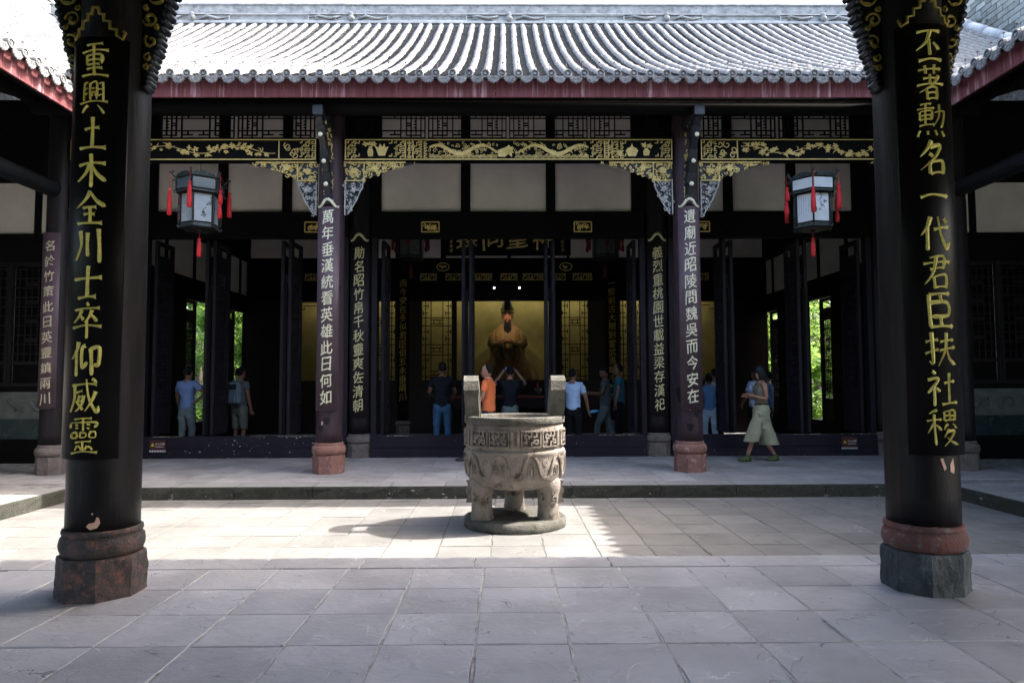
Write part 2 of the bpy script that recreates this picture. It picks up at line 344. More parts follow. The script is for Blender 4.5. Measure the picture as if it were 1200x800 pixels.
# rim stones of the near porch
x = -1.273-.521*9+.2
while x < 6.4:
    w = random.uniform(.75, 1.25); inst('edge_stone', random.choice(slabsA), porchf, (x+w/2, PY-.155, .001+jit(.001)), scale=(w-.006, .305, 1)); x += w
mb = MB(); mb.box(-14, 14, PY-.019, PY, -.28, -.035); mb.build('edge_face', kerbM, porchf)
pave(court, slabsB, [-KX+.02]+rng(-5.79, .508, 22)+[KX-.02], [PY+.02, 5.79, 6.28, 6.77, 7.26, 7.745, 8.23, 8.72, 9.20, KY-.015], -.17, .010, .006)
pave(hallf, slabsC, rng(-7.8, .5, 31), [9.86, 10.36, 10.86, 11.38, 11.9, 12.42, 12.95], 0, .009, .005)
for wf, sg in ((wingl, -1), (wingr, 1)):
    xs = rng(6.42, .52, 6); xs = xs if sg > 0 else [-v for v in xs[::-1]]
    pave(wf, slabsC if sg > 0 else slabsC, xs, rng(5.75, .5, 7)+[9.47], 0, .010, .005)
# kerb stones
def kerb_run(parent, along, fixed, a, b, sgn):
    """row of kerb stones: mossy face toward the court, paved top"""
    p = a
    while p < b-.05:
        w = min(random.uniform(.75, 1.45), b-p)
        if b-p-w < .3: w = b-p
        mb = MB(); q0, q1 = (fixed, fixed+.40*sgn) if sgn > 0 else (fixed+.40*sgn, fixed)
        mb.cur = 0
        n = 9; f = fixed
        vs = []; fs = []
        for i in range(n):
            t = p+.004+(w-.008)*i/(n-1)
            for (z, d) in ((-.19, .0), (-.14, jit(.006)), (-.08, jit(.007)), (-.03, jit(.005)), (-.008, .004), (0, .014)):
                vs.append((t, f+sgn*d, z) if along == 'x' else (f+sgn*d, t, z))
        m = 6
        for i in range(n-1):
            for k in range(m-1): fs.append((i*m+k, (i+1)*m+k, (i+1)*m+k+1, i*m+k+1))
        mb.add(vs, fs)
        mb.cur = 1
        ex = [vs[i*m+5] for i in range(n)]; tb = [((v[0], f+sgn*.395, 0) if along == 'x' else (f+sgn*.395, v[1], 0)) for v in ex]
        mb.add(ex+tb, [(i, i+1, n+i+1, n+i) for i in range(n-1)])
        mb.cur = 0
        side = lambda i: [vs[i*m+k] for k in range(m)]+[((vs[i*m][0], f+sgn*.395, zz) if along == 'x' else (f+sgn*.395, vs[i*m][1], zz)) for zz in (0, -.19)]
        mb.add(side(0), [tuple(range(8))]); mb.add(side(n-1), [tuple(range(8))])
        mb.build('kerb_stone', [kerbM, kerbTopM], parent)
        # lime weeping at some joints and feet
        if random.random() < .75:
            lm = MB()
            for k in range(random.randint(8, 18)):
                t = p+random.choice((0, 0, w*random.random())) + jit(.02); z = random.uniform(-.170, -.145) if random.random() < .8 else random.uniform(-.15, -.03)
                s_ = random.uniform(.004, .012); rx = s_*random.uniform(1, 3.4)
                pts = [(t+rx*cos(a)*random.uniform(.7, 1.2), z+s_*sin(a)) for a in [i*pi/3 for i in range(6)]]
                st = len(lm.v); lm.poly(pts, 0, .006)
                lm.map((lambda X, Y_, Z: (X, f-.004*sgn-Y_*0+.0, Z)) if False else (lambda X, Y_, Z: ((X, f+sgn*(Y_-.006), Z) if along == 'x' else (f+sgn*(Y_-.006), X, Z))), st)
            o = lm.build('lime_crust', limeM, parent); o['kind'] = 'stuff'
        p += w
kerb_run(hallf, 'x', KY, -KX, KX, 1)
kerb_run(wingl, 'y', -KX, PY, KY, -1); kerb_run(wingr, 'y', KX, PY, KY, 1)

# ------------------------------------------------------------------ roof tiles
PITCHT = .241
def roofz(d): return .516*d+.0245*d*d
def cover_mesh(length, curve, name, seed=0):
    rv = random.Random(seed); mb = MB(); n = int(length/.19); ring = 6; prev = None; rings = []
    for i in range(n):
        d0, d1 = length*i/n, length*(i+1)/n
        ox, oz, ra = rv.uniform(-.007, .007), rv.uniform(-.006, .006), rv.uniform(.94, 1.05)
        for d, r in ((d0+.001, .066*ra), (d1, .053*ra)):
            z = curve(d)+.045+oz; rings.append([(ox+r*cos(pi*k/(ring-1)), d, z+r*1.0*sin(pi*k/(ring-1))) for k in range(ring)])
    m = len(rings)
    mb.loft(rings, cap=False, smooth=True, close=False)
    mb.add(rings[0], [tuple(range(ring))])
    return mb.mesh(name, tileM)
def pan_mesh(length, curve, name):
    mb = MB(); n = int(length/.085); rings = []
    for i in range(n):
        d0, d1 = length*i/n, length*(i+1)/n
        for d, h in ((d0, .024+random.uniform(-.004, .006)), (d1, random.uniform(-.003, .002))):
            z = curve(d)+.012+h; rings.append([(-.10, d, z+.045), (-.05, d, z+.008), (0, d, z-.004), (.05, d, z+.008), (.10, d, z+.045)])
    mb.loft(rings, cap=False, smooth=False, close=False)
    return mb.mesh(name, panM)
def disc_mesh():
    mb = MB()   # round end tile with a raised rim and boss, axis along Y
    prof = [(.0, -.020), (.020, -.024), (.026, -.006), (.042, -.006), (.046, -.026), (.060, -.026), (.064, .0), (.064, .03)]
    mb.loft([[(r*cos(2*pi*k/14), y, r*sin(2*pi*k/14)) for k in range(14)] for r, y in prof[1:]], cap=True, smooth=False)
    return mb.mesh('eave_disc', eaveM)
def drip_mesh():
    mb = MB(); pts = [(-.088, .055), (-.05, .030), (0, .020), (.05, .030), (.088, .055)]
    low = [(.092, .0), (.094, -.020), (.080, -.030), (.076, -.050), (.056, -.056), (.045, -.074), (.020, -.072), (0, -.088), (-.020, -.072), (-.045, -.074), (-.056, -.056), (-.076, -.050), (-.080, -.030), (-.094, -.020), (-.092, .0)]
    mb.poly(pts+low, -.012, .02)
    for k in (-.045, 0, .045): mb.strip([(k*.6, .01), (k, -.03)], .008, -.019, .008)
    mb.strip([(x*.82, z*.8+.0) for x, z in low], .007, -.017, .006)
    return mb.mesh('drip_tile', eaveM)
def nail_mesh():
    mb = MB(); mb.tube([(0, 0, 0), (0, 0, .12)], .0035, 4); mb.box(-.012, .012, -.012, .012, .12, .128); return mb.mesh('tile_nail', M('rusty nail', (.12, .06, .05), rough=.8))
discM, dripM_, nailMe = disc_mesh(), drip_mesh(), nail_mesh()
coverHs = [cover_mesh(5.85, roofz, 'cover_tile_row', q) for q in range(7)]; panH = pan_mesh(5.85, roofz, 'pan_tile_row')
lin = lambda d: .46*d
coverW, panW = cover_mesh(3.4, lin, 'cover_tile_row'), pan_mesh(3.4, lin, 'pan_tile_row')

hall = thing('temple_hall', 'long dark timber temple hall with grey tiled roof across the far side of the courtyard', 'temple', (0, 10.88, 0))
HY = 10.88
class Rel:    # build in world coordinates, parent to hall
    pass
def hb(mb, name, mats, **kw):
    mb.map(lambda x, y, z: (x, y-HY, z)); return mb.build(name, mats, hall, **kw)
EY, EZ = 9.75, 5.86
roof = MB()
# roof bed under the tiles (front slope), rear slope, soffit boards
prof = [(EY+.15, EZ+.02)]+[(EY+d, EZ+roofz(d)-.035) for d in (.5, 1.2, 2, 3, 4, 5, 5.85)]
top = prof[-1]
back = [(21.8, 5.9), (21.8, 5.7), (EY+5.85, top[1]-.25)]+[(EY+d, EZ+roofz(d)-.20) for d in (4, 2, .6)]+[(EY+.15, EZ-.12)]
pl = prof+[(EY+6.1, top[1])]+back
vs = [(-10.65, y, z) for y, z in pl]+[(10.65, y, z) for y, z in pl]; n = len(pl)
roof.add(vs, [tuple(range(n)), tuple(range(n, 2*n))[::-1]]+[(i, (i+1) % n, n+(i+1) % n, n+i) for i in range(n)])
roofo = hb(roof, 'roof', blackM)
def under(mb_or_mesh, name, loc, **kw): return inst(name, mb_or_mesh, roofo, (loc[0], loc[1]-HY, loc[2]), **kw)
NR = 88
for k in range(NR):
    x = (k-43.5)*PITCHT+.02
    under(random.choice(coverHs), 'cover_tile_row', (x+jit(.006), EY, EZ+jit(.006)), rz=jit(.003))
    if k < NR-1: under(panH, 'pan_tile_row', (x+PITCHT/2, EY+.02, EZ+jit(.003)))
    if abs(x) < 6.6:
        under(discM, 'eave_disc', (x, EY-.005, EZ+.050+jit(.005)), rot=(jit(.06), jit(.3), 0))
        under(dripM_, 'drip_tile', (x+PITCHT/2, EY-.010, EZ-.012+jit(.005)), rot=(0, jit(.05), jit(.05)))
        if random.random() < .93: under(nailMe, 'tile_nail', (x+jit(.01), EY+.20, EZ+.195), rot=(jit(.15), jit(.12), 0))
# ridge wall
RY = EY+5.85; RZ = EZ+roofz(5.85)-.02
mb = MB(); mb.box(-10.65, 10.65, RY, RY+.34, RZ-.3, RZ+.34); ridge = hb(mb, 'ridge_wall', ridgeM)
def rb(mb, name, mat, **kw): mb.map(lambda x, y, z: (x, y-HY, z)); return mb.build(name, mat, ridge, **kw)
mb = MB(); mb.box(-10.68, 10.68, RY-.03, RY+.37, RZ+.12, RZ+.15); mb.box(-10.68, 10.68, RY-.05, RY-.001, RZ+.085, RZ+.105); mb.box(-10.7, 10.7, RY-.04, RY+.38, RZ+.30, RZ+.325); rb(mb, 'moulding', ridgelM)
mb = MB(); mb.box(-10.66, 10.66, RY-.02, RY+.36, RZ+.342, RZ+.52); rb(mb, 'upper_band', ridgeM)
mb = MB(); mb.box(-10.7, 10.7, RY-.05, RY+.39, RZ+.522, RZ+.57, .01); rb(mb, 'ridge_cap', ridgelM)
mb = MB()
for k in range(NR): # small arched plaster hoods where cover tiles meet the ridge
    x = (k-43.5)*PITCHT+.02
    mb.tube([(x+.075*cos(a), RY-.015, RZ+.06+.075*sin(a)) for a in [pi*i/6 for i in range(7)]], .012, 4)
o = rb(mb, 'ridge_hoods', ridgelM); o['kind'] = 'stuff'
def spiral(cx, cz, r, a0, turns, n=12): return [(cx+r*(1-.75*i/n)*cos(a0+turns*2*pi*i/n), cz+r*(1-.75*i/n)*sin(a0+turns*2*pi*i/n)) for i in range(n+1)]
xx = -10.2; q = 0
while xx < 10.2:
    w = 1.85; mb = MB()
    if q % 2 == 0:
        fr = [(xx, RZ+.16), (xx+w, RZ+.16), (xx+w, RZ+.29), (xx, RZ+.29), (xx, RZ+.16)]
        for a, b in zip(fr, fr[1:]): mb.strip([a, b], .022, RY-.022, .03)
        rb(mb, 'raised_panel', ridgelM)
    else:
        mb.tube([(xx, RY-.01, RZ+.24), (xx+.25, RY-.02, RZ+.27), (xx+.5, RY-.03, RZ+.20), (xx+.75, RY-.03, RZ+.26)], [.012, .03, .04, .02], 6)
        mb.lathe([(.02, 0), (.07, .03), (.09, .09), (.05, .15), (.07, .18), (.03, .22)], 8, (xx+1.0, RY-.03, RZ+.13))
        mb.tube([(xx+1.15, RY-.03, RZ+.18), (xx+1.35, RY-.03, RZ+.26), (xx+1.6, RY-.02, RZ+.20), (xx+w, RY-.01, RZ+.25)], [.02, .04, .03, .01], 6)
        for s_ in range(4): mb.strip(spiral(xx+.2+.42*s_, RZ+.2+jit(.02), .05, jit(2), 1.1), .014, RY-.04, .04)
        rb(mb, 'ridge_relief', ridgeM)
    xx += w; q += 1
# gable edge ridges
for sg in (-1, 1):
    mb = MB()
    for i in range(12):
        d0, d1 = 5.85*i/12, 5.85*(i+1)/12
        mb.tube([(sg*10.62, EY+d0, EZ+roofz(d0)+.13), (sg*10.62, EY+d1, EZ+roofz(d1)+.13)], [.13, .12], 8)
    mb.map(lambda x, y, z: (x, y-HY, z)); mb.build('verge_ridge', ridgelM, roofo)
# fascia board in lengths
x = -6.35
while x < 6.3:
    w = random.uniform(1.9, 2.6); x1 = min(x+w, 6.35)
    mb = MB(); mb.box(x+.003, x1-.003, EY+.10, EY+.135, 5.605, 5.87); hb(mb, 'fascia_board', fasciaM); x = x1
mb = MB()
for k in range(50):   # round rafter tips painted behind the fascia
    pass
# purlin and dark eave underside
mb = MB(); mb.tube([(-7.2, 10.2, 5.60), (7.2, 10.2, 5.60)], .12, 12); hb(mb, 'eave_purlin', blackM)
mb = MB(); mb.tube([(-7.2, HY, 5.95), (7.2, HY, 5.95)], .16, 12); hb(mb, 'main_purlin', blackM)
for i in range(29):
    x = -7+i*.5; mb = MB(); mb.box(x-.04, x+.04, EY+.2, 13.2, 0, .08); mb.map(lambda X, Y, Z: (X, Y, EZ+roofz(Y-EY)-.29+Z)); hb(mb, 'rafter', blackM)

# ------------------------------------------------------------------ columns
def base_mesh(r, h, kd=1.28, kp=1.20):
    d = MB(); f = kd
    d.lathe([(r*kp*.80, h*.595), (r*f*.93, h*.62), (r*f*.99, h*.70), (r*f, h*.77), (r*f*.97, h*.85), (r*f*.90, h*.895), (r*1.06, h*.905), (r*1.09, h*.935), (r*1.07, h*.985), (r*.98, h)], 32)
    random.seed(int(r*1000)); d.map(lambda x, y, z: (x*(1+jit(.008)), y*(1+jit(.008)), z+jit(.003)))
    p = MB(); a = pi/8; rr = r*kp; n = 48; rings = []
    for q in range(15):
        z = -.012+(h*.60+.012)*q/14; ring = []
        for k in range(n):
            th = 2*pi*k/n+a; seg = (th-a) % (pi/4); R8 = rr*cos(pi/8)/cos(seg-pi/8); R8 *= 1-(.03 if q == 14 else 0)
            v_ = Vector((cos(th)*3.2+r*50, sin(th)*3.2, z*9)); R8 *= 1+.030*noise.noise(v_)+.022*noise.noise(v_*2.7); ring.append((R8*cos(th), R8*sin(th), z))
        rings.append(ring)
    rings.append([(x*.8, y*.8, h*.6) for x, y, z in rings[-1]]); p.loft(rings, smooth=False)
    return d, p
def column(label, x, y, r, top, bh, mats, basem, group, rtop=None, kd=1.28, kp=1.22):
    t = thing('timber_column', label, 'column', (x, y, 0), 0, group)
    mb = MB(); mb.lathe([(r*(1-.03*(q/30)), bh-.002+(top-bh)*q/30) for q in range(31)], 56); mb.map(lambda X, Y_, Z_: (X*(1+.006*noise.noise(Vector((X*5, Y_*5, Z_*1.3+x)))), Y_*(1+.006*noise.noise(Vector((X*5, Y_*5, Z_*1.3+x)))), Z_)); mb.build('shaft', mats, t)
    d, p = base_mesh(r, bh, kd, kp); bo = p.build('base_plinth', basem[1], t); d.build('base_drum', basem[0], t)
    return t
NY = 4.83
cgN = 'front columns of the near porch'; cgF = 'outer columns of the far hall'; cgD = 'columns on the hall door line'
colL = column('massive black column at the left front standing on a dark reddish octagonal base', -2.855, NY, .230, 6.3, .455, lacqN, (darkbaseM, darkbaseM), cgN, kd=1.15, kp=1.22)
colR = column('massive black column at the right front on a red drum over a grey green octagonal base', 2.87, NY, .232, 6.3, .455, lacqN, (reddrumM, darkbase2M), cgN, kd=1.15, kp=1.19)
cFL = column('purple brown hall column left of the censer on a pink sandstone base', -2.85, HY, .207, 5.8, .48, lacqpM, (redstoneM, redstoneM), cgF)
cFR = column('purple brown hall column right of the censer on a pink sandstone base', 2.86, HY, .207, 5.8, .48, lacqpM, (redstoneM, redstoneM), cgF)
cWL = column('far left gallery corner column on a brownish stone base', -7.2, HY, .180, 5.8, .46, lacqM, (greybaseM, greybaseM), cgF)
cWR = column('far right gallery corner column almost hidden by the front right column', 7.22, HY, .180, 5.8, .46, lacqM, (greybaseM, greybaseM), cgF)
DY = 13.1
for x, lab in ((-2.83, 'column with golden couplet beside the left edge of the central doorway'), (2.84, 'column with golden couplet beside the right edge of the central doorway'),
               (-7.2, 'dim column at the left end of the hall threshold'), (7.2, 'dim column at the right end of the hall threshold')):
    column(lab, x, DY, .215, 6.6, .44, lacqM, (greybaseM, greybaseM), cgD)
for x, lab in ((-2.87, 'dark inner column left of the shrine with a gilded couplet'), (2.87, 'dark inner column right of the shrine with a gilded couplet')):
    column(lab, x, 18.9, .2, 8, .35, blackM, (greybaseM, greybaseM), 'columns beside the shrine')
# paint chips on columns
def chip(parent, R, ang, z, pts, name='paint_chip', mat=None):
    mb = MB(); out = [(u, v) for u, v in pts]; n = len(out)
    cu, cv = sum(p[0] for p in out)/n, sum(p[1] for p in out)/n; K = 5; vs = []
    for k in range(K+1):
        f = max(.001, k/K); vs += [((R+.0022)*sin(ang+(cu+(u-cu)*f)/R), -(R+.0022)*cos(ang+(cu+(u-cu)*f)/R), z+cv+(v-cv)*f) for u, v in out]
    mb.add(vs, [(k*n+i, k*n+(i+1) % n, (k+1)*n+(i+1) % n, (k+1)*n+i) for k in range(K) for i in range(n)], True)
    o = mb.build(name, mat or chipM, parent); return o
chipM = M('bare wood primer', (.55, .30, .22), (.62, .42, .34), 20, rough=.9, bump=.2)
darkpM = M('dark touch up paint', (.008, .007, .009), (.014, .012, .014), 8, rough=.6, bump=.1, spec=.2)
chip(colL, .231, .28, .49, [(-.045, 0), (-.02, -.022), (.02, -.012), (.038, .02), (.03, .055), (.015, .06), (.02, .04), (.0, .025), (-.03, .02)])
chip(colL, .231, .24, .565, [(-.006, 0), (.006, .002), (.004, .014), (-.006, .012)])
chip(colR, .233, .08, .86, [(-.03, .05), (-.012, .055), (.012, -.015), (-.004, -.03)])
chip(colR, .233, .34, .84, [(-.02, .03), (.008, .075), (.018, .0), (.012, -.03), (-.02, -.02)])
chip(cFL, .208, -.30, .78, [(-.015, -.02), (.015, -.02), (.015, .03), (-.01, .035)])
chip(cFL, .208, .75, 1.0, [(-.02, 0), (.01, -.01), (.03, .01), (.0, .03)])
chip(cFR, .208, -.15, .98, [(-.02, -.01), (.0, -.015), (.01, .015), (-.01, .02)])
blob = [(.08*cos(a)*(1+.25*sin(3*a)), .12*sin(a)*(1+.2*cos(2*a))) for a in [i*pi/8 for i in range(16)]]
for c, R, pl_ in ((colL, .2306, ((.62, .95, 1), (.55, 1.35, .6), (.85, .70, .6))), (cFL, .2077, ((.05, .82, .6), (-.4, .70, .5), (.9, 2.9, .5))), (cFR, .2077, ((-.9, 1.2, 1.3), (.3, .9, .5), (-.2, .7, .6))), (cWL, .1807, ((.7, 1.5, .9), (.6, 2.2, .5)))):
    for a, z, s_ in pl_: chip(c, R, a, z, [(u*s_, v*s_) for u, v in blob], 'paint_patch', darkpM)


STROKES = {
'重': "28,8 55,5 78,3|12,28 50,22 92,20|28,38 26,62|28,38 60,33 74,36 70,60|30,50 68,46|28,62 68,58|50,8 50,92|26,74 74,70|10,92 50,88 92,90",
'興': "22,12 20,60|22,14 34,10|22,30 34,27|22,45 34,42|40,14 40,58|40,14 60,10 60,58|45,28 56,26|46,38 46,48|46,38 55,37 55,47|78,10 79,60|66,14 78,10|66,30 78,27|66,45 78,42|6,68 50,62 94,62|34,72 14,94|62,72 84,94",
'土': "28,38 72,32|50,6 50,88|10,90 50,86 92,86",
'木': "10,34 50,28 92,28|50,4 51,50 50,96|48,32 32,58 8,78|52,34 70,60 95,76",
'全': "50,4 34,30 6,52|50,6 68,30 96,46|30,50 70,47|32,68 68,66|50,50 50,90|12,92 50,89 88,90",
'川': "22,12 24,50 8,92|48,18 47,80|80,6 82,50 80,96",
'士': "8,42 50,36 92,36|50,6 50,88|24,90 76,87",
'卒': "50,2 54,12|14,22 50,17 88,17|34,22 26,40 12,54|30,32 42,50|66,22 60,38 46,54|62,32 80,52|6,68 50,63 94,64|50,50 50,98",
'仰': "30,4 22,28 6,50|20,30 20,94|54,14 40,24 40,72 56,58|66,24 66,92|66,24 90,20 90,60 82,68 76,62",
'威': "14,20 60,15 86,16|18,20 18,55 6,90|26,38 46,35|38,46 30,66 46,84|50,46 42,70 26,88|24,62 54,58|56,4 64,50 84,88 92,72|84,34 74,60 54,86|74,2 82,12",
'靈': "24,8 76,5|50,6 50,36|12,18 10,30|12,18 88,15 84,30|28,22 36,24|28,32 36,33|62,21 70,22|62,30 70,32|14,44 14,56 30,55 30,43 14,44|42,43 42,55 58,54 58,42 42,43|70,42 70,54 86,53 86,41 70,42|26,68 74,66|50,66 50,92|34,74 24,88|36,76 44,86|64,74 56,88|66,76 76,86|12,95 50,92 90,94",
'丕': "14,12 50,8 86,8|54,10 40,40 10,64|50,32 50,76|62,40 84,58|14,92 50,87 88,88",
'著': "14,16 86,12|34,4 36,26|66,2 63,26|28,40 72,37|50,28 50,52|8,56 50,52 92,52|78,32 54,54 14,76|36,66 36,96|36,67 68,64 68,96|38,80 66,78|37,94 67,92",
'勳': "16,8 48,5|6,20 56,16|14,28 14,50|14,28 48,26 48,50|16,39 46,37|14,50 48,48|31,6 31,64|10,66 54,62|58,28 90,24 86,62 76,66|74,8 72,40 54,68|14,80 8,94|36,80 38,92|60,79 64,92|82,78 92,94",
'名': "46,4 34,24 10,46|42,20 74,16 56,50 8,84|36,38 48,48|38,62 38,96|38,62 80,58 80,94|38,92 80,89",
'一': "8,54 40,46 92,50",
'代': "34,6 22,32 4,54|22,34 22,94|40,40 88,30|58,4 64,50 84,88 94,68|78,8 86,20",
'君': "26,12 72,8 70,40|8,28 92,22|28,42 72,38|48,8 34,54 10,82|38,62 38,94|38,62 76,59 76,94|38,91 76,88",
'臣': "22,8 22,94|22,8 84,5|22,94 90,92|56,8 56,30|22,30 78,27 78,62 22,66|56,66 56,92",
'扶': "6,30 40,24|24,6 26,84 14,80|6,62 42,50|48,30 90,24|44,54 96,46|70,6 66,50 40,94|68,52 80,76 98,92",
'社': "22,4 30,12|8,28 40,24 8,62|26,46 26,96|30,50 42,60|56,36 90,32|72,8 72,88|48,92 98,88",
'稷': "34,4 10,16|4,34 44,28|24,14 24,96|24,38 4,66|26,42 42,58|54,8 54,32|54,8 88,6 88,32|55,20 87,18|54,32 88,30|71,7 71,31|62,40 50,54|80,40 94,52|66,56 50,76|60,62 84,60 70,82 48,98|60,74 76,88 98,96"}
def put_brush(ch, parent, mat, z, size, R, tall=1.0, depth=.010):
    """hand-brushed character built stroke by stroke as raised ribbons on a curved board"""
    rr = random.Random(ord(ch)); mb = MB(); st_ = STROKES[ch].split('|'); W0 = size*(.092 if len(st_) < 12 else .070)
    lean = rr.uniform(-.06, .02)
    for si, sk_ in enumerate(st_):
        P = [tuple(float(q) for q in p.split(',')) for p in sk_.split()]
        P = [(x+rr.uniform(-1.5, 1.5), y+rr.uniform(-1.5, 1.5)) for x, y in P]
        if len(P) == 2: P = [P[0], ((P[0][0]+P[1][0])/2+rr.uniform(-1.5, 1.5), (P[0][1]+P[1][1])/2-1.5), P[1]]
        Q = [P[0]]+P+[P[-1]]; pts = []
        for i in range(1, len(Q)-2):
            for k in range(7):
                t = k/7; a, b, c, d = Q[i-1], Q[i], Q[i+1], Q[i+2]
                pts.append(tuple(.5*((2*b[j])+(-a[j]+c[j])*t+(2*a[j]-5*b[j]+4*c[j]-d[j])*t*t+(-a[j]+3*b[j]-3*c[j]+d[j])*t**3) for j in (0, 1)))
        pts.append(P[-1]); n = len(pts); dx, dy = P[-1][0]-P[0][0], P[-1][1]-P[0][1]
        horiz = abs(dx) > abs(dy)*2.2; fall = dx < -8 and dy > 8; na = dx > 12 and dy > 12
        L = []; Cn = []; Rg = []
        for i, (x, y) in enumerate(pts):
            t = i/(n-1)
            if fall: w = 1.15*(1-t)**.7+.12
            elif na: w = .45+.9*t if t < .82 else 1.25*(1-t)/.18+.1
            elif horiz: w = .95-.40*sin(pi*t)+(.25 if t > .9 else 0)
            else: w = 1.1-.28*sin(pi*t) if t < .9 else 1.0-(t-.9)*6
            w *= W0*(1+.16*noise.noise(Vector((i*.6, si*3.1, ord(ch)*.01))))*.5*(1.25 if len(st_) < 7 else 1)
            a = pts[max(0, i-1)]; b = pts[min(n-1, i+1)]; ddx, ddy = b[0]-a[0], b[1]-a[1]; l = math.hypot(ddx, ddy) or 1
            u = ((x-50)/100+lean*(50-y)/100)*size*.92; v = (50-y)/100*size*tall; nx, ny = ddy/l, ddx/l
            L.append((u-nx*w, v-ny*w)); Cn.append((u, v)); Rg.append((u+nx*w, v+ny*w))
        h = depth*(1+.05*(si % 5))
        def on(p, d): th = p[0]/R; return ((R+d)*sin(th), -(R+d)*cos(th), z+p[1])
        vs = [on(p, .0004) for p in L]+[on(p, h) for p in Cn]+[on(p, .0004) for p in Rg]
        fs = []
        for i in range(n-1): fs += [(i, i+1, n+i+1, n+i), (n+i, n+i+1, 2*n+i+1, 2*n+i)]
        mb.add(vs, fs)
    return mb.build('character', mat, parent)

# ------------------------------------------------------------------ couplet boards
def board(name_label, loc, R, z0, z1, text, size, mat, lmat, half=.86, cap=None, zt=None, zb=None, bold=.012, grp='couplet boards on the columns', depth=.006, tall=1.0, th=.035):
    t = thing('couplet_board', name_label, 'couplet board', (loc[0], loc[1], 0), 0, grp)
    mb = MB(); n = 44; ri, ro = R+.004, R+th
    rings = []
    for k in range(n+1):
        a = -half+2*half*k/n
        rings.append([(ri*sin(a), -ri*cos(a), z0), (ro*sin(a), -ro*cos(a), z0+.004), (ro*sin(a), -ro*cos(a), z1), (ri*sin(a), -ri*cos(a), z1)])
    mb.loft(rings, True, False)
    for i in range(len(mb.f)):
        if i < n*4 and i % 4 == 1: mb.smooth.add(i)
    mb.build('board', mat, t)
    zt = zt or z1-size*.75; zb = zb or z0+size*.75
    for i, ch in enumerate(text):
        z = zt+(zb-zt)*i/(len(text)-1)
        if cap == 'step': put_brush(ch, t, lmat, z, size, ro, tall)
        else: put_char(ch, t, lmat, z, size, ro, depth=depth, bold=bold, tall=tall)
    if cap == 'step':
        P2 = [(-.21, .05), (-.19, .0), (-.15, .02), (-.15, .06), (-.105, .06), (-.105, .11), (-.06, .11), (-.06, .155), (-.03, .155), (-.02, .20), (.02, .20), (.03, .155), (.06, .155), (.06, .11), (.105, .11), (.105, .06), (.15, .06), (.15, .02), (.19, .0), (.21, .05), (.19, .06)]
        mb = MB(); mb.tube([((ro+.004)*sin(u/ro), -(ro+.004)*cos(u/ro), z1+v) for u, v in [(q[0]*.88, q[1]) for q in P2]], .012, 5); mb.build('crest', golddimM, t)
    if cap == 'cloud':
        s_ = R/.215
        mb = MB()
        for sg in (-1, 1):
            P2 = [(0, .11), (.05, .085), (.085, .04), (.12, .005), (.165, -.005), (.18, .02)]
            mb.tube([((ro+.006)*sin(sg*u*s_/ro), -(ro+.006)*cos(u*s_/ro), z1+v*1.1) for u, v in P2], [.03, .026, .022, .02, .018, .008], 6)
        mb.build('crest', lmat, t)
    return t
nb = M('near board lacquer', (.006, .005, .0055), (.004, .0035, .004), 4, rough=.38, bump=.05, bscale=30, stretch=(5, 5, .6), spec=.12)
BL = '重興土木全川士卒仰威靈'; BR = '丕著勳名一代君臣扶社稷'
board('left front black board with large gold calligraphy starting with the character for heavy', (-2.855, NY), .230, .93, 3.80, BL, .235, nb, goldletM, .82, 'step', 3.63, 1.09, .016, tall=1.08)
board('right front black board with large gold calligraphy about merit and altars', (2.87, NY), .232, .93, 3.90, BR, .235, nb, goldletM, .82, 'step', 3.74, 1.12, .016, tall=1.08)
pb = M('purple board lacquer', (.078, .054, .070), (.055, .038, .050), 3, rough=.45, spec=.3, bump=.05, bscale=20, stretch=(4, 4, .8), c3=(.05, .035, .045), c3amt=.36, c3scale=2)
board('purplish board with pale letters on the hall column left of the censer', (-2.85, HY), .207, .98, 4.18, '萬年垂漢統看英雄此日何如', .19, pb, whiteletM, .80, 'cloud', 4.02, 1.19, .018, tall=1.12)
board('purplish board with pale letters on the hall column right of the censer', (2.86, HY), .207, .98, 4.18, '遺廟近昭陵問魏吳而今安在', .19, pb, whiteletM, .80, 'cloud', 4.02, 1.19, .018, tall=1.12)
db = M('dark board lacquer', (.024, .019, .026), (.016, .013, .018), 3, rough=.5, spec=.2, bump=.05)
yl = M('yellowish gilt letters', (.62, .58, .34), (.42, .38, .18), 50, rough=.5, bump=.3)
board('dark board with yellowish letters behind and right of the left hall column', (-2.83, DY), .215, .76, 4.1, '勛名昭竹帛千秋靈爽佐清朝', .20, db, yl, .80, 'cloud', 3.86, .98, .016, tall=1.15)
board('dark board with yellowish letters behind and left of the right hall column', (2.84, DY), .215, .76, 4.1, '義烈重桃園世載益梁存漢祀', .20, db, yl, .80, 'cloud', 3.86, .98, .016, tall=1.15)
board('board with pale characters on the far left gallery corner column', (-7.2, HY), .180, 1.02, 3.78, '名於竹策此日英靈鎮兩川', .17, pb, M('faded letters', (.45, .42, .30), (.25, .22, .16), 50, rough=.6), .72, None, 3.57, 1.18, .01)
board('unlit narrow board with small gold letters left of the shrine', (-2.87, 18.9), .2, .9, 4.3, '而今安在多似君臣但五永垂兩川', .21, blackM, golddimM, .7, None, 4.1, 1.0, .01)
board('unlit narrow board with small gold letters right of the shrine', (2.87, 18.9), .2, .9, 4.3, '一鼓前古大剛對當武馬擊千竹方', .21, blackM, golddimM, .7, None, 4.1, 1.0, .01)

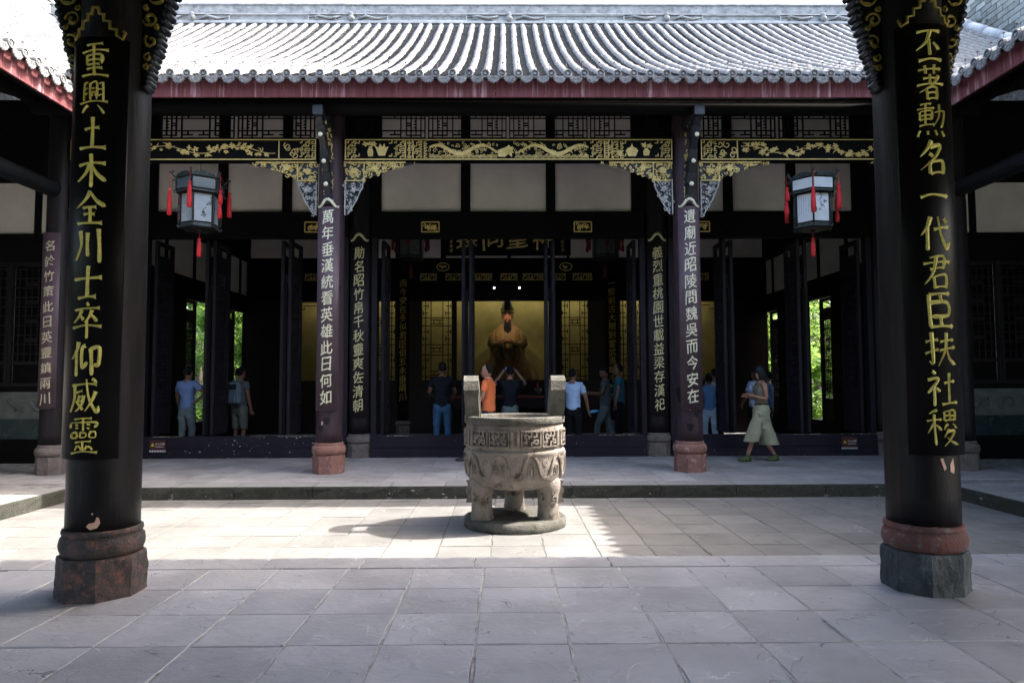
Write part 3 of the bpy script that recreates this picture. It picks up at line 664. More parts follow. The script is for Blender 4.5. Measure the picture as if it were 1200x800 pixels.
# ------------------------------------------------------------------ gilded beams, lattice, brackets
def fret(mb, x0, x1, z0, z1, y, c=.062, w=.014, rnd_=None):
    r = rnd_ or random; nx = max(1, round((x1-x0)/c)); nz_ = max(1, round((z1-z0)/c)); cx, cz = (x1-x0)/nx, (z1-z0)/nz_
    for i in range(nx):
        for j in range(nz_):
            X, Z = x0+i*cx, z0+j*cz; k = (i*3+j*5+(i//2)*j) % 4; e = .12
            P = {0: [(0, .5), (.5, .5), (.5, 1)], 1: [(1, .15), (.3, .15), (.3, .7), (.75, .7)], 2: [(0, .85), (.75, .85), (.75, .3), (.35, .3)], 3: [(.5, 0), (.5, .5), (1, .5)]}[k]
            for a, b in zip(P, P[1:]):
                xa, za, xb, zb = X+a[0]*cx, Z+a[1]*cz, X+b[0]*cx, Z+b[1]*cz
                mb.box(min(xa, xb)-w/2, max(xa, xb)+w/2, y-.008-.0006*((i+j) % 5), y+.012, min(za, zb)-w/2, max(za, zb)+w/2)
def flower(mb, x, z, r, y, n=5):
    a0 = jit(3)
    for k in range(n):
        a = a0+k*2*pi/n+jit(.2); rr = r*random.uniform(.8, 1.15); t = (x+rr*cos(a), z+rr*.8*sin(a))
        b = [(x+.35*rr*cos(a+.75), z+.35*rr*sin(a+.75)), (x+.75*rr*cos(a+.3), z+.62*rr*sin(a+.3)), t, (x+.75*rr*cos(a-.3), z+.62*rr*sin(a-.3)), (x+.35*rr*cos(a-.75), z+.35*rr*sin(a-.75)), (x, z)]
        mb.poly(b, y-.006-.002*k, .016)
def vine(mb, x0, x1, z0, z1, y, step=.33):
    zc = (z0+z1)/2; A = (z1-z0)*.22; ph = jit(3)
    P = [(x0+(x1-x0)*i/40, zc+A*sin(ph+(x0+(x1-x0)*i/40)*5.5)) for i in range(41)]
    mb.strip(P, .010, y-.004, .012)
    x = x0+.12
    while x < x1-.08:
        z = zc+A*sin(ph+x*5.5)
        for s_ in range(4): flower(mb, x+jit(.10), min(z1-.055, max(z0+.055, z+jit(.09))), random.uniform(.028, .06), y, random.choice((4, 5, 6, 7)))
        for s_ in range(2):
            a = jit(3.1); mb.strip([(x, z), (x+.06*cos(a), z+.05*sin(a)), (x+.12*cos(a+.3), z+.075*sin(a+.3))], [.008, .016, .003], y-.004, .012)
        x += step*random.uniform(.7, 1.1)
def dragon(mb, x0, x1, z0, z1, y, sg=1):
    zc = (z0+z1)/2; A = (z1-z0)*.25; L = x1-x0
    P = [(x0+L*t, zc+A*sin(2*pi*1.6*t+.5)) for t in [i/30 for i in range(31)]]
    if sg < 0: P = [(x1-(p[0]-x0), p[1]) for p in P]
    mb.strip(P, [.02+.038*sin(pi*min(1, i/26))**.6 for i in range(31)], y-.012, .02)
    hx, hz = P[-1]
    mb.poly([(hx-.05, hz-.05), (hx+.05*sg, hz-.06), (hx+.11*sg, hz-.01), (hx+.07*sg, hz+.02), (hx+.12*sg, hz+.06), (hx+.02*sg, hz+.08), (hx-.06, hz+.05)], y-.016, .02)
    for i in range(3, 28, 2):
        px, pz = P[i]; s_ = random.choice((-1, 1)); a = s_*random.uniform(.9, 2.2)
        mb.strip([(px, pz), (px+.05*cos(a), pz+.05*sin(a)), (px+.10*cos(a+.6), pz+.085*sin(a+.6))], [.016, .012, .004], y-.008, .014)
    n = int(L*z1/ .16)
    for i in range(int(L/.016)):
        cx, cz = x0+random.random()*L, z0+.03+random.random()*(z1-z0-.06)
        mb.strip(spiral(cx, cz, random.uniform(.018, .035), jit(3), .9, 6), .008, y-.005, .012)
    for i in range(int(L/.09)):
        cx = x0+.045+i*.09
        for r in (.05, .033, .016): mb.strip([(cx+r*cos(a), z0+.004+r*sin(a)) for a in [pi*k/6 for k in range(7)]], .007, y-.005-.0002*i, .012)
def gilt_beam(x0, x1, z0, z1, y0, kind, label=None):
    mb = MB(); mb.box(x0, x1, y0, y0+.18, z0, z1, .008); bo = hb(mb, 'carved_beam', blackM)
    def pb_(mb, name, mat=goldM): mb.map(lambda x, y, z: (x, y-HY, z)); o = mb.build(name, mat, bo); return o
    y = y0
    mb = MB()
    for a, b in ((z0+.008, z0+.024), (z1-.022, z1-.008)): mb.box(x0+.01, x1-.01, y-.010, y+.01, a, b)
    for a in (x0+.012, x1-.028): mb.box(a, a+.016, y-.009, y+.01, z0+.024, z1-.022)
    pb_(mb, 'gilt_border')
    za, zb = z0+.035, z1-.035
    if kind == 'centre':
        L = x1-x0
        for sg in (-1, 1):
            e = x0 if sg < 0 else x1
            X = lambda d: e-sg*d
            def span(a, b): return (min(X(a), X(b)), max(X(a), X(b)))
            mb = MB(); fret(mb, *span(.04, .20), za, zb, y); pb_(mb, 'fret_carving'); mb = MB(); fret(mb, *span(.80, 1.32), za, zb, y)
            for d in (.98, 1.04, 1.10): mb.box(X(d)-.008, X(d)+.008, y-.012, y+.01, za, zb)
            # octagon frame steps
            pb_(mb, 'fret_carving')
            for (d0, d1) in ((.20, .28), (.72, .80)):
                mb = MB()
                mb2 = span(d0, d1); cxm = (mb2[0]+mb2[1])/2
                fret(mb, *mb2, zb-.07, zb, y, .07, .014); fret(mb, *mb2, za, za+.07, y, .07, .014)
                pb_(mb, 'fret_carving')
            mb = MB(); cx = X(.42); zc = (za+zb)/2
            if sg < 0:
                mb.poly([(cx-.035, zc-.11), (cx+.035, zc-.11), (cx+.045, zc-.04), (cx+.03, zc+.01), (cx+.02, zc+.03), (cx+.03, zc+.05), (cx-.03, zc+.05), (cx-.02, zc+.03), (cx-.035, zc+.01), (cx-.05, zc-.04)], y-.012, .02)
                flower(mb, cx-.07, zc+.09, .06, y); flower(mb, cx+.05, zc+.09, .06, y); flower(mb, cx, zc+.10, .05, y)
                c2 = cx+.18; mb.poly([(c2-.05, zc-.10), (c2+.05, zc-.10), (c2+.08, zc-.02), (c2+.11, zc+.05), (c2+.06, zc+.03), (c2+.04, zc+.10), (c2+.01, zc+.04), (c2-.03, zc+.10), (c2-.05, zc+.03), (c2-.11, zc+.06), (c2-.08, zc-.02)], y-.012, .02)
            else:
                mb.poly([(cx-.05, zc-.10), (cx+.03, zc-.10), (cx+.05, zc-.03), (cx+.02, zc+.0), (cx+.01, zc+.02), (cx-.03, zc+.02), (cx-.06, zc-.03)], y-.012, .02)
                flower(mb, cx-.04, zc+.07, .06, y); flower(mb, cx+.05, zc+.06, .055, y)
                c2 = cx-.24; mb.poly([(c2-.06, zc-.11), (c2+.06, zc-.11), (c2+.10, zc-.02), (c2+.07, zc+.02), (c2+.02, zc+.04), (c2, zc+.10), (c2-.02, zc+.04), (c2-.07, zc+.02), (c2-.10, zc-.02)], y-.012, .02)
                c3 = cx-.44; mb.poly([(c3-.03, zc-.10), (c3+.03, zc-.10), (c3+.045, zc-.02), (c3-.045, zc-.02)], y-.012, .02)
            pb_(mb, 'vase_relief')
            mb = MB(); dragon(mb, *span(1.36, L/2-.12 if sg < 0 else L/2-.1), za, zb, y, -sg if False else (1 if sg < 0 else -1)); pb_(mb, 'dragon_relief')
        mb = MB(); flower(mb, (x0+x1)/2, (za+zb)/2, .10, y, 9); pb_(mb, 'sun_disc_relief')
    else:
        sg = kind; e = x0 if sg > 0 else x1     # inner end near the tall column
        X = lambda d: e+sg*d
        def span(a, b): return (min(X(a), X(b)), max(X(a), X(b)))
        mb = MB(); fret(mb, *span(.04, .26), za, zb, y); pb_(mb, 'fret_carving'); mb = MB(); mb.box(X(.60)-.008, X(.60)+.008, y-.01, y+.01, za, zb)
        for s_ in range(7): mb.strip(spiral(X(.28+.27*random.random()+.02), za+.04+random.random()*(zb-za-.08), random.uniform(.04, .07), jit(3), 1.0, 8), .014, y-.007, .014)
        pb_(mb, 'scroll_carving')
        mb = MB(); vine(mb, *span(.66, x1-x0-.06), za, zb, y, .22); pb_(mb, 'flower_spray')
    return bo
BZ0, BZ1, BY = 4.955, 5.305, 10.76
gilt_beam(-2.63, 2.64, BZ0, BZ1, BY, 'centre')
gilt_beam(-6.99, -3.07, BZ0, BZ1, BY, -1); gilt_beam(3.08, 7.0, BZ0, BZ1, BY, 1)

def inpoly(x, z, P):
    c = False; n = len(P)
    for i in range(n):
        x1, z1 = P[i]; x2, z2 = P[i-1]
        if (z1 > z) != (z2 > z) and x < (x2-x1)*(z-z1)/(z2-z1)+x1: c = not c
    return c
def queti(x, sg, z, arm=1.22, leg=.88, y=10.80):
    """openwork corner bracket under the beam; x = column face, sg = direction of the arm"""
    sq = .31
    P = [(0, 0), (arm, 0), (arm*.93, -.02), (arm*.82, -.05), (arm*.66, -.10), (arm*.5, -.17), (arm*.36, -.235), (sq+.02, -.275), (sq, -.30), (sq-.02, -.42), (sq-.07, -.52), (sq-.11, -.62), (sq-.17, -.72), (.09, -.80), (.06, -leg+.03), (.02, -leg), (0, -leg)]
    P = [(x+sg*a, z+b) for a, b in P]
    bk = MB(); bk.poly([(x+sg*(abs(px-x)*.97), z+(pz-z)*.97) for px, pz in P], y+.03, .03); bo = hb(bk, 'corner_bracket', bluewoodM)
    def pb_(mb, name, mat, kind=None):
        mb.map(lambda a, b, c: (a, b-HY, c)); o = mb.build(name, mat, bo)
        if kind: o['kind'] = kind
    up, lo = MB(), MB()
    N_ = 0
    for i in range(900):
        a, b = random.random()*arm, -random.random()*leg; px, pz = x+sg*a, z+b
        if not inpoly(px, pz, P): continue
        N_ += 1
        if N_ > 150: break
        m_ = up if b > -.31 else lo
        if random.random() < .55: m_.strip(spiral(px, pz, random.uniform(.02, .045), jit(3), random.uniform(.6, 1.1), 6), random.uniform(.009, .014), y+random.uniform(-.004, .012), .02)
        else:
            t = jit(3.1); l = random.uniform(.03, .06); m_.strip([(px-l*cos(t)/2, pz-l*sin(t)/2), (px, pz), (px+l*cos(t)/2, pz+l*sin(t)/2)], [.004, random.uniform(.014, .024), .004], y+random.uniform(-.010, .01), .02)
    for c_, (a, b) in enumerate(((.16, -.15), (.48, -.10), (.15, -.45))):
        if c_ < 2: flower(up, x+sg*a, z+b, .075, y-.01, 6)
        else: flower(lo, x+sg*a, z+b, .07, y-.01, 5)
    pb_(up, 'gilt_openwork', goldM, 'stuff'); pb_(lo, 'silvered_openwork', silverM, 'stuff')
    fr = MB(); fr.strip([(x+sg*.012, z-.008), (x+sg*arm*.8, z-.008)], .014, y-.012, .03); fr.strip([(x+sg*sq, z-.012), (x+sg*sq, z-.30)], .012, y-.013, .03); fr.strip([(x+sg*.01, z-.305), (x+sg*sq, z-.305)], .012, y-.014, .03)
    pb_(fr, 'bracket_rim', goldM)
    f2 = MB(); f2.strip([(x+sg*.010, z-.31), (x+sg*.010, z-leg+.02)], .014, y-.012, .03); f2.strip([(p[0]-sg*.006, p[1]) for p in P[8:15]], .012, y-.011, .03)
    pb_(f2, 'bracket_edge', silverM)
for x, sg in ((-2.63, 1), (2.64, -1), (-3.07, -1), (3.08, 1), (7.0, -1), (-6.99, 1)): queti(x, sg, BZ0-.012)

# lattice frames above the beams
def lattice_frame(x0, x1, z0, z1, y):
    w = .017; mb = MB(); k = 0
    def V(x, a, b):
        nonlocal k; k += 1; mb.box(x-w/2, x+w/2, y-.0003*(k % 9), y+.03, a, b)
    def H(a, b, z):
        nonlocal k; k += 1; mb.box(a, b, y+.004+.0003*(k % 9), y+.028, z-w/2, z+w/2)
    H(x0, x1, z0+.01); H(x0, x1, z1-.01); V(x0+.01, z0, z1); V(x1-.01, z0, z1)
    zl, zh = z0+.13, z1-.065
    H(x0, x1, zl); H(x0, x1, zh)
    for sg in (1, -1):
        e = x0 if sg > 0 else x1; X = lambda d: e+sg*d
        V(X(.075), z0, z1); V(X(.155), z0+.05, z1); V(X(.235), z0, z1); V(X(.31), z0+.05, z1); V(X(.40), z0, z1)
        a, b = sorted((X(.075), X(.31))); H(a, b, z0+.055)
        a, b = sorted((X(.235), X(.31))); H(a, b, (zl+zh)/2-.02); H(a, b, (zl+zh)/2+.02)
        a, b = sorted((X(.155), X(.19))); H(a, b, (zl+zh)/2); H(a, b, zh-.05); H(a, b, zl+.05)
        a, b = sorted((X(.40), X(.58))); H(a, b, z0+.065); V(X(.50), z0+.065, zl); V(X(.50), zh, z1)
    hb(mb, 'lattice_frame', blackM)
for a, b in [(-2.62+1.315*i, -2.62+1.315*(i+1)-.04) for i in range(4)]+[(-6.98+1.30*i, -6.98+1.30*(i+1)-.05) for i in range(3)]+[(3.10+1.30*i, 3.10+1.30*(i+1)-.05) for i in range(3)]:
    lattice_frame(a, b, 5.35, 5.75, 10.86)
mb = MB(); mb.box(-7, 7, 10.84, 10.96, 5.31, 5.345); hb(mb, 'lattice_rail', blackM)
mb = MB(); mb.box(-7, 7, 10.83, 10.97, 5.755, 5.85); hb(mb, 'lattice_rail', blackM)
# struts carrying the eave in front of the tall columns
for x in (-2.85, 2.86):
    mb = MB(); P = [(10.66, 4.22), (10.62, 4.36), (10.57, 4.52), (10.50, 4.68), (10.44, 4.84), (10.36, 5.00), (10.26, 5.16), (10.16, 5.30), (10.10, 5.40)]
    for i in range(len(P)-1):
        (ya, za), (yb, zb) = P[i], P[i+1]; w = .045 if i % 2 else .062
        mb.loft([[(x-w, ya-.02, za+.004), (x+w, ya-.02, za+.004), (x+w, ya+.16, za+.004), (x-w, ya+.16, za+.004)], [(x-w, yb-.02-(.03 if i % 2 else 0), zb-.004), (x+w, yb-.02-(.03 if i % 2 else 0), zb-.004), (x+w, yb+.16, zb-.004), (x-w, yb+.16, zb-.004)]], smooth=False)
    so_ = hb(mb, 'eave_strut', bluewoodM)
    for (yy, zz) in ((10.545, 4.50), (10.41, 4.82), (10.20, 5.16)):
        mb = MB(); mb.lathe([(.0, 0), (.032, 0), (.037, .010), (.032, .020), (.014, .026), (.0, .03)][1:], 12); mb.xf(Matrix.Translation((x, yy-.035, zz)) @ Matrix.Rotation(pi/2, 4, 'X'))
        mb.map(lambda a, b, c: (a, b-HY, c)); mb.build('rosette', whiteletM, so_)
    mb = MB()
    for sg in (-1, 1):
        for i in range(34):
            t = random.random(); k = min(7, int(t*8)); yy, zz = P[k]; yy += .04+random.random()*.3*min(1, t+.2); zz += random.random()*.15
            pts = [(x+sg*(.06+.01*random.random()), yy+.03*cos(a), zz+.03*sin(a)) for a in [jit(1)+q*.9 for q in range(5)]]; mb.tube(pts, .007, 4)
    mb.map(lambda a, b, c: (a, b-HY, c)); o = mb.build('strut_carving', goldM, so_); o['kind'] = 'stuff'
    mb = MB(); mb.box(x-.075, x+.075, 9.99, 10.86, 5.40, 5.56, .01); hb(mb, 'beam_end', bluewoodM)

# ------------------------------------------------------------------ wall on the door line
WY = 12.97
def plaster(x0, x1, z0, z1, y): mb = MB(); mb.box(x0, x1, y, y+.03, z0, z1); hb(mb, 'plaster_panel', plasterM)
ed = [-6.98, -5.57, -5.39, -4.34, -4.16, -3.32, -2.44, -.91, -.73, .73, .91, 2.40, 3.28, 4.16, 4.34, 5.39, 5.57, 6.62]
pairs = [(-6.72, -5.57), (-5.39, -4.34), (-4.16, -3.20), (-2.44, -.91), (-.73, .73), (.91, 2.38), (3.20, 4.16), (4.34, 5.39), (5.57, 6.66)]
for a, b in pairs: plaster(a, b, 4.68, 7.3, WY+.05)
gaps = [(-7.0, -6.72), (-5.57, -5.39), (-4.34, -4.16), (-3.20, -2.44), (-.91, -.73), (.73, .91), (2.38, 3.20), (4.16, 4.34), (5.39, 5.57), (6.66, 7.0)]
for a, b in gaps: mb = MB(); mb.box(a, b, WY, WY+.12, 4.676, 7.3); hb(mb, 'wall_post', blackM)
for a, b in ((-6.98, -3.06), (-2.6, 2.61), (3.07, 6.98)):
    mb = MB(); mb.box(a, b, WY-.03, WY+.17, 4.17, 4.672, .006); hb(mb, 'door_lintel', blackM)
for x in (-1.49, 1.43, -3.72, 3.70):
    mb = MB(); y = WY-.03; z = 4.37; h, w = .095, .165
    for a in ((-w, -h, w, -h), (w, -h, w, h), (w, h, -w, h), (-w, h, -w, -h)): mb.strip([(x+a[0], z+a[1]), (x+a[2], z+a[3])], .018, y-.014, .02)
    for s_ in range(9): mb.strip(spiral(x+jit(.12), z+jit(.055), random.uniform(.025, .04), jit(3), .9, 6), .014, y-.008-.0005*s_, .012)
    flower(mb, x-.06, z, .06, y-.01); flower(mb, x+.07, z, .06, y-.01)
    hb(mb, 'gilt_plaque', goldM)
edgeM = M('worn bare edge', (.42, .33, .24), (.05, .035, .03), 18, rough=.9, bump=.5, stretch=(1, 1, 1), low=.45, high=.55)
for a, b in ((-6.97, -3.07), (-2.6, 2.6), (3.08, 6.97)):
    for z0, z1, dy in ((-.01, .175, 0), (.178, .405, .004)):
        mb = MB(); mb.box(a, b, WY+dy-.05, WY+.10, z0, z1, .006); hb(mb, 'threshold_board', sillM)
    mb = MB(); x = a+.3
    while x < b-.5:
        w = random.uniform(.2, .9)
        if random.random() < .55: mb.box(x, x+w, WY-.0475, WY-.02, .400, .409+jit(.002))
        x += w+random.uniform(.1, .6)
    if mb.v: o = hb(mb, 'worn_edge', edgeM); o['kind'] = 'stuff'
    mb = MB(); x = a
    while x < b-.2:
        if random.random() < .5:
            pts = [(x+.03*cos(t)*random.uniform(.5, 2), .008+abs(.012*sin(t))) for t in [i*pi/3 for i in range(6)]]; mb.poly(pts, WY-.0535, .01)
        x += random.uniform(.06, .3)
    o = hb(mb, 'peeling_foot', edgeM); o['kind'] = 'stuff'
whM = M('white fleck', (.7, .68, .62), rough=.9)
for (xa, xb, n) in ((-5.4, -3.2, 34), (-6.3, -5.4, 5)):
    mb = MB()
    for k in range(n):
        x = random.uniform(xa, xb); z = random.uniform(.06, .39); s_ = random.uniform(.004, .011)
        mb.poly([(x+s_*cos(t)*random.uniform(.6, 2), z+s_*sin(t)) for t in [i*2*pi/5 for i in range(5)]], WY-.0535+(.004 if z > .176 else 0), .01)
    o = hb(mb, 'paint_fleck', whM); o['kind'] = 'stuff'

# warning signs
signM = M('maroon sign', (.075, .012, .014), rough=.45, bump=.02); yelM = M('warning yellow', (.75, .62, .03), rough=.5, bump=.02); wtM = M('white print', (.75, .75, .75), rough=.6, bump=.02)
for x, lab in ((-6.57, 'small maroon warning sign with yellow triangle on the left end of the threshold'), (6.43, 'small maroon warning sign with yellow triangle on the right end of the threshold')):
    t = thing('warning_sign', lab, 'sign', (x, WY-.052, .24), 0, 'warning signs on the threshold')
    mb = MB(); mb.box(-.15, .15, -.008, .0, -.07, .11); mb.build('panel', signM, t)
    mb = MB(); mb.box(-.15, .15, -.009, .0, -.115, -.085); mb.build('striped_foot', wtM, t)
    mb = MB(); mb.poly([(-.125, -.01), (-.055, -.01), (-.09, .055)], -.011, .003); mb.build('warning_triangle', yelM, t)
    for i, ch in enumerate('小心台階'): put_char(ch, t, wtM, .035, .042, x=-.02+i*.044, y=-.0085, depth=.003, bold=.03)
    mb = MB(); [mb.box(-.035+i*.022, -.020+i*.022, -.010, -.007, -.025, -.012) for i in range(7)]; mb.build('small_print', wtM, t)
    mb = MB(); [mb.box(-.12+i*.05, -.108+i*.05, -.0105, -.008, -.112, -.088) for i in range(6)]; mb.build('stripe_gap', signM, t)

# ------------------------------------------------------------------ door leaves
def leaf_meshes(w=.66, z0=.42, z1=4.15):
    fr = MB(); s_ = .075
    fr.box(0, s_, -.032, .032, z0, z1); fr.box(w-s_, w, -.032, .032, z0, z1)
    for a, b in ((z0, z0+.08), (.98, 1.05), (1.20, 1.27), (3.52, 3.59), (3.80, 3.87), (z1-.08, z1)): fr.box(s_, w-s_, -.028, .028, a, b)
    pn = []
    for a, b in ((z0+.08, .98), (1.05, 1.20), (3.59, 3.80)):
        q = MB(); q.loft([[(s_+k, -t_, a+k), (w-s_-k, -t_, a+k), (w-s_-k, -t_, b-k), (s_+k, -t_, b-k)] for k, t_ in ((0, -.010), (.0, .010), (.035, .010), (.045, .018))], smooth=False); pn.append(q.mesh('door_panel', doorM))
    lt = MB(); k = 0
    for i in range(1, 6):
        x = s_+(w-2*s_)*i/6; lt.box(x-.009, x+.009, -.012, .012, 1.27, 3.52)
    z = 1.27+.14
    while z < 3.5:
        lt.box(s_, w-s_, -.010, .010, z-.009, z+.009)
        if k % 2 == 0: lt.box(w*.35, w*.65, -.0135, .0135, z+.03, z+.09)
        k += 1; z += .15
    return fr.mesh('door_leaf', doorM), pn, lt.mesh('door_lattice', doorM)
lf, lp, ll = leaf_meshes()
def leaf(x, y, rz):
    o = inst('door_leaf', lf, hall, (x, y-HY, 0), rz); [inst('door_panel', q, o) for q in lp]; inst('door_lattice', ll, o); return o
for xc in (-5.73, -4.28, -.80, .80, 4.26, 5.70):
    leaf(xc-.07, WY+.14, radians(90+2*(1 if xc < 0 else -1))); leaf(xc+.07, WY+.14, radians(90-1.5))
    mb = MB(); mb.box(xc-.03, xc+.03, WY+.10, WY+.15, .42, 3.2); hb(mb, 'door_stop', blackM)
for xc in (-2.42, 2.44, -3.25, 3.27, -6.78, 6.80): leaf(xc, WY+.14, radians(90))
for x in (-2.56, 2.57, -3.10, 3.12, -6.92, 6.93): mb = MB(); mb.box(x-.05, x+.05, WY, WY+.14, .41, 4.168); hb(mb, 'door_jamb', doorM)

# ------------------------------------------------------------------ hall interior
mb = MB(); mb.box(-7.25, 7.25, 20.8, 21.0, -.1, 8.5); hb(mb, 'rear_wall', blackM)
for sg in (-1, 1):
    X0, X1 = sg*7.20, sg*7.32
    xa, xb = min(X0, X1), max(X0, X1)
    if sg < 0: ops = [(15.85, 16.5, 15.3), (18.1, 18.85, 17.55)]
    else: ops = [(15.72, 16.42, 15.1), (18.7, 19.4, 18.1)]
    segs = []; p = 13.25
    for a, b, l in ops: segs.append((p, l)); p = b
    segs.append((p, 20.8))
    for a, b in segs: mb = MB(); mb.box(xa, xb, a, b, 0, 3.30); hb(mb, 'side_wall_panel', blackM)
    mb = MB(); mb.box(xa-.01, xb+.01, 13.2, 20.8, 3.302, 3.78); hb(mb, 'side_lintel', blackM)
    mb = MB(); mb.box(xa-.01, xb+.01, 13.2, 20.8, 4.72, 8.2); hb(mb, 'side_upper_wall', blackM)
    for i, (a, b) in enumerate(((13.3, 14.3), (14.42, 15.6), (15.72, 16.9), (17.05, 18.3), (18.42, 19.6), (19.7, 20.7))):
        mb = MB(); mb.box(xa+.02, xb-.02, a, b, 3.782, 4.718); hb(mb, 'plaster_panel', plasterM)
    for y in (13.2, 14.36, 15.66, 16.97, 18.36, 19.65): mb = MB(); mb.box(xa, xb, y-.06, y+.06, 3.781, 4.719); hb(mb, 'wall_post', blackM)
    for a, b, l in ops:
        mb = MB(); mb.box(xa, xb, l, b, 0, .50); hb(mb, 'side_threshold', blackM)
        o = inst('door_leaf', lf, hall, ((xa+xb)/2, l-HY, 0), radians(90), scale=((a-l)/.66, 1, .79)); [inst('door_panel', q, o) for q in lp]; inst('door_lattice', ll, o)
for sg in (-1, 1):
    mb = MB(); mb.box(*sorted((sg*7.335, sg*7.46)), 12.47, 13.45, -.1, 7.5); hb(mb, 'return_wall', blackM)
    mb = MB(); mb.box(*sorted((sg*7.0, sg*7.334)), 13.26, 13.36, 3.8, 7.5); hb(mb, 'return_wall', blackM)
SY = 18.8
def ib(x0, x1, y0, y1, z0, z1, name, mat): mb = MB(); mb.box(x0, x1, y0, y1, z0, z1); return hb(mb, name, mat)
ib(-7.19, 7.19, SY-.03, SY+.05, -.05, 1.44, 'shrine_dado', redwoodM)
ib(-7.19, 7.19, SY-.02, SY+.06, 3.62, 4.80, 'shrine_lintel', blackM)
ib(-7.19, 7.19, SY-.02, SY+.06, 5.65, 8.5, 'shrine_upper_wall', blackM)
xs = [-7.1, -6.05, -5.9, -4.6, -4.45, -3.1, -2.55, -1.85, -1.7, 0, .1, 1.65, 1.72, 2.4, 3.1, 4.45, 4.6, 5.9, 6.05, 7.1]
for i in range(0, len(xs)-1, 2): ib(xs[i], xs[i+1], SY, SY+.03, 4.83, 5.62, 'plaster_panel', plasterM)
for i in range(1, len(xs)-1, 2): ib(xs[i], xs[i+1], SY-.01, SY+.05, 4.80, 5.65, 'wall_post', blackM)
for a, b in ((-7.19, -6.1), (-5.2+.0, -5.2+.0), (-3.1, -2.36), (-1.54, -1.40), (1.30, 1.50), (2.22, 3.12), (6.1, 7.19), (-4.5, -4.3), (4.3, 4.5)):
    if b > a: ib(a, b, SY-.04, SY+.06, 1.44, 3.62, 'shrine_post', redwoodM)
def shrine_lattice(x0, x1, z0=1.44, z1=3.62):
    mb = MB(); w = .022; y = SY; k = 0
    def V(x, a, b):
        nonlocal k; k += 1; mb.box(x-w/2, x+w/2, y-.0004*(k % 9), y+.03, a, b)
    def H(a, b, z):
        nonlocal k; k += 1; mb.box(a, b, y+.004+.0003*(k % 9), y+.028, z-w/2, z+w/2)
    W_ = x1-x0; V(x0+.12*W_, z0, z1); V(x0+.30*W_, z0, z1); V(x1-.30*W_, z0, z1); V(x1-.12*W_, z0, z1)
    for z in (z0+.1, z0+.7, z0+.98, z0+1.50, z0+1.72): H(x0, x1, z)
    for z in (z0+.84, z0+1.61, z0+.20): H(x0+.28*W_, x1-.28*W_, z-.05); H(x0+.28*W_, x1-.28*W_, z+.05); V(x0+.4*W_, z-.05, z+.05); V(x1-.4*W_, z-.05, z+.05)
    for zc in (z0+.45, z0+1.24, z0+1.95):
        for X in (x0+.12*W_, x1-.12*W_): H(X-.07, X+.07, zc-.10); H(X-.07, X+.07, zc+.10); V(X-.07, zc-.16, zc-.04); V(X+.07, zc+.04, zc+.16)
    hb(mb, 'shrine_lattice', blackM)
shrine_lattice(-2.36, -1.54); shrine_lattice(1.50, 2.22); shrine_lattice(3.12, 3.75); shrine_lattice(-3.75, -3.12)
for x, sg in ((-6.1, 1), (6.1, -1)):
    mb = MB(); y = SY
    for P in ([(0, 0), (.85, 0)], [(.85, -.004), (.85, -.10), (.5, -.10), (.5, -.2), (.25, -.2)], [(.25, -.19), (.25, -.30), (0, -.30)]):
        mb.strip([(x+sg*a, 3.60+b) for a, b in P], .022, y, .02)
    hb(mb, 'corner_fret', blackM)
ib(-6.3, 6.3, 20.55, 20.6, 1.0, 4.2, 'silk_wall', yellowM)
ib(-6.3, 6.3, SY+.06, 20.55, 1.30, 1.36, 'shrine_floor', redwoodM)
ib(-6.3, 6.3, SY+.06, 20.7, 4.1, 4.2, 'shrine_ceiling', blackM)
tubeM = M('lit tube', (1, 1, 1), rough=.5, emit=((1.0, .93, .72), 3.2))
for i, x in enumerate((-5.3, -3.9, -1.9, -.6, .6, 1.9, 3.9, 5.3)):
    mb = MB(); mb.tube([(x-.55, 20.0, 4.02), (x+.55, 20.0, 4.02)], .018, 8); hb(mb, 'tube_lamp', tubeM)
spotM = M('lit spot', (1, 1, 1), emit=((.85, .92, 1), 3))
for x in (-.36, .32):
    mb = MB(); mb.tube([(x, 18.25, 3.93), (x, 18.27, 3.90)], .020, 8); hb(mb, 'spot_lamp', spotM); mb = MB(); mb.tube([(x, 18.24, 3.935), (x, 18.24, 4.6), (x, SY, 4.6)], .012, 5); hb(mb, 'lamp_bracket', blackM)
    ld = bpy.data.lights.new('spot_light', 'SPOT'); ld.energy = 7; ld.color = (1, .86, .66); ld.spot_size = radians(40); ld.spot_blend = 1; ld.shadow_soft_size = .05; lo_ = bpy.data.objects.new('spot_light', ld); COL.objects.link(lo_); lo_.location = (x, 18.30, 3.87); lo_.rotation_euler = (Vector((x, 18.30, 3.87))-Vector((0, 19.5, 2.75))).to_track_quat('Z', 'Y').to_euler(); lo_.parent = hall; lo_.matrix_parent_inverse = Matrix.Translation((0, -HY, 0))
# gilt strips on the shrine lintel
for x0, x1 in ((-2.42, -1.95), (-1.72, -1.25), (-1.02, -.42), (-.2, .28), (.42, 1.0), (1.2, 1.62), (1.8, 2.35), (-5.6, -5.1), (5.1, 5.6)):
    mb = MB(); fret(mb, x0, x1, 4.22, 4.36, SY-.022, .07, .014)
    for z in (4.205, 4.375): mb.box(x0, x1, SY-.034, SY-.02, z-.008, z+.008)
    hb(mb, 'gilt_strip', goldM)
for x in (-1.78, 1.62):
    mb = MB(); mb.strip([(x+.17*cos(a), 4.57+.11*sin(a)) for a in [i*pi/8 for i in range(17)]], .02, SY-.035, .015)
    for s_ in range(8): mb.strip(spiral(x+jit(.09), 4.57+jit(.05), .035, jit(3), .9, 6), .014, SY-.03-.0005*s_, .01)
    hb(mb, 'gilt_medallion', goldM)
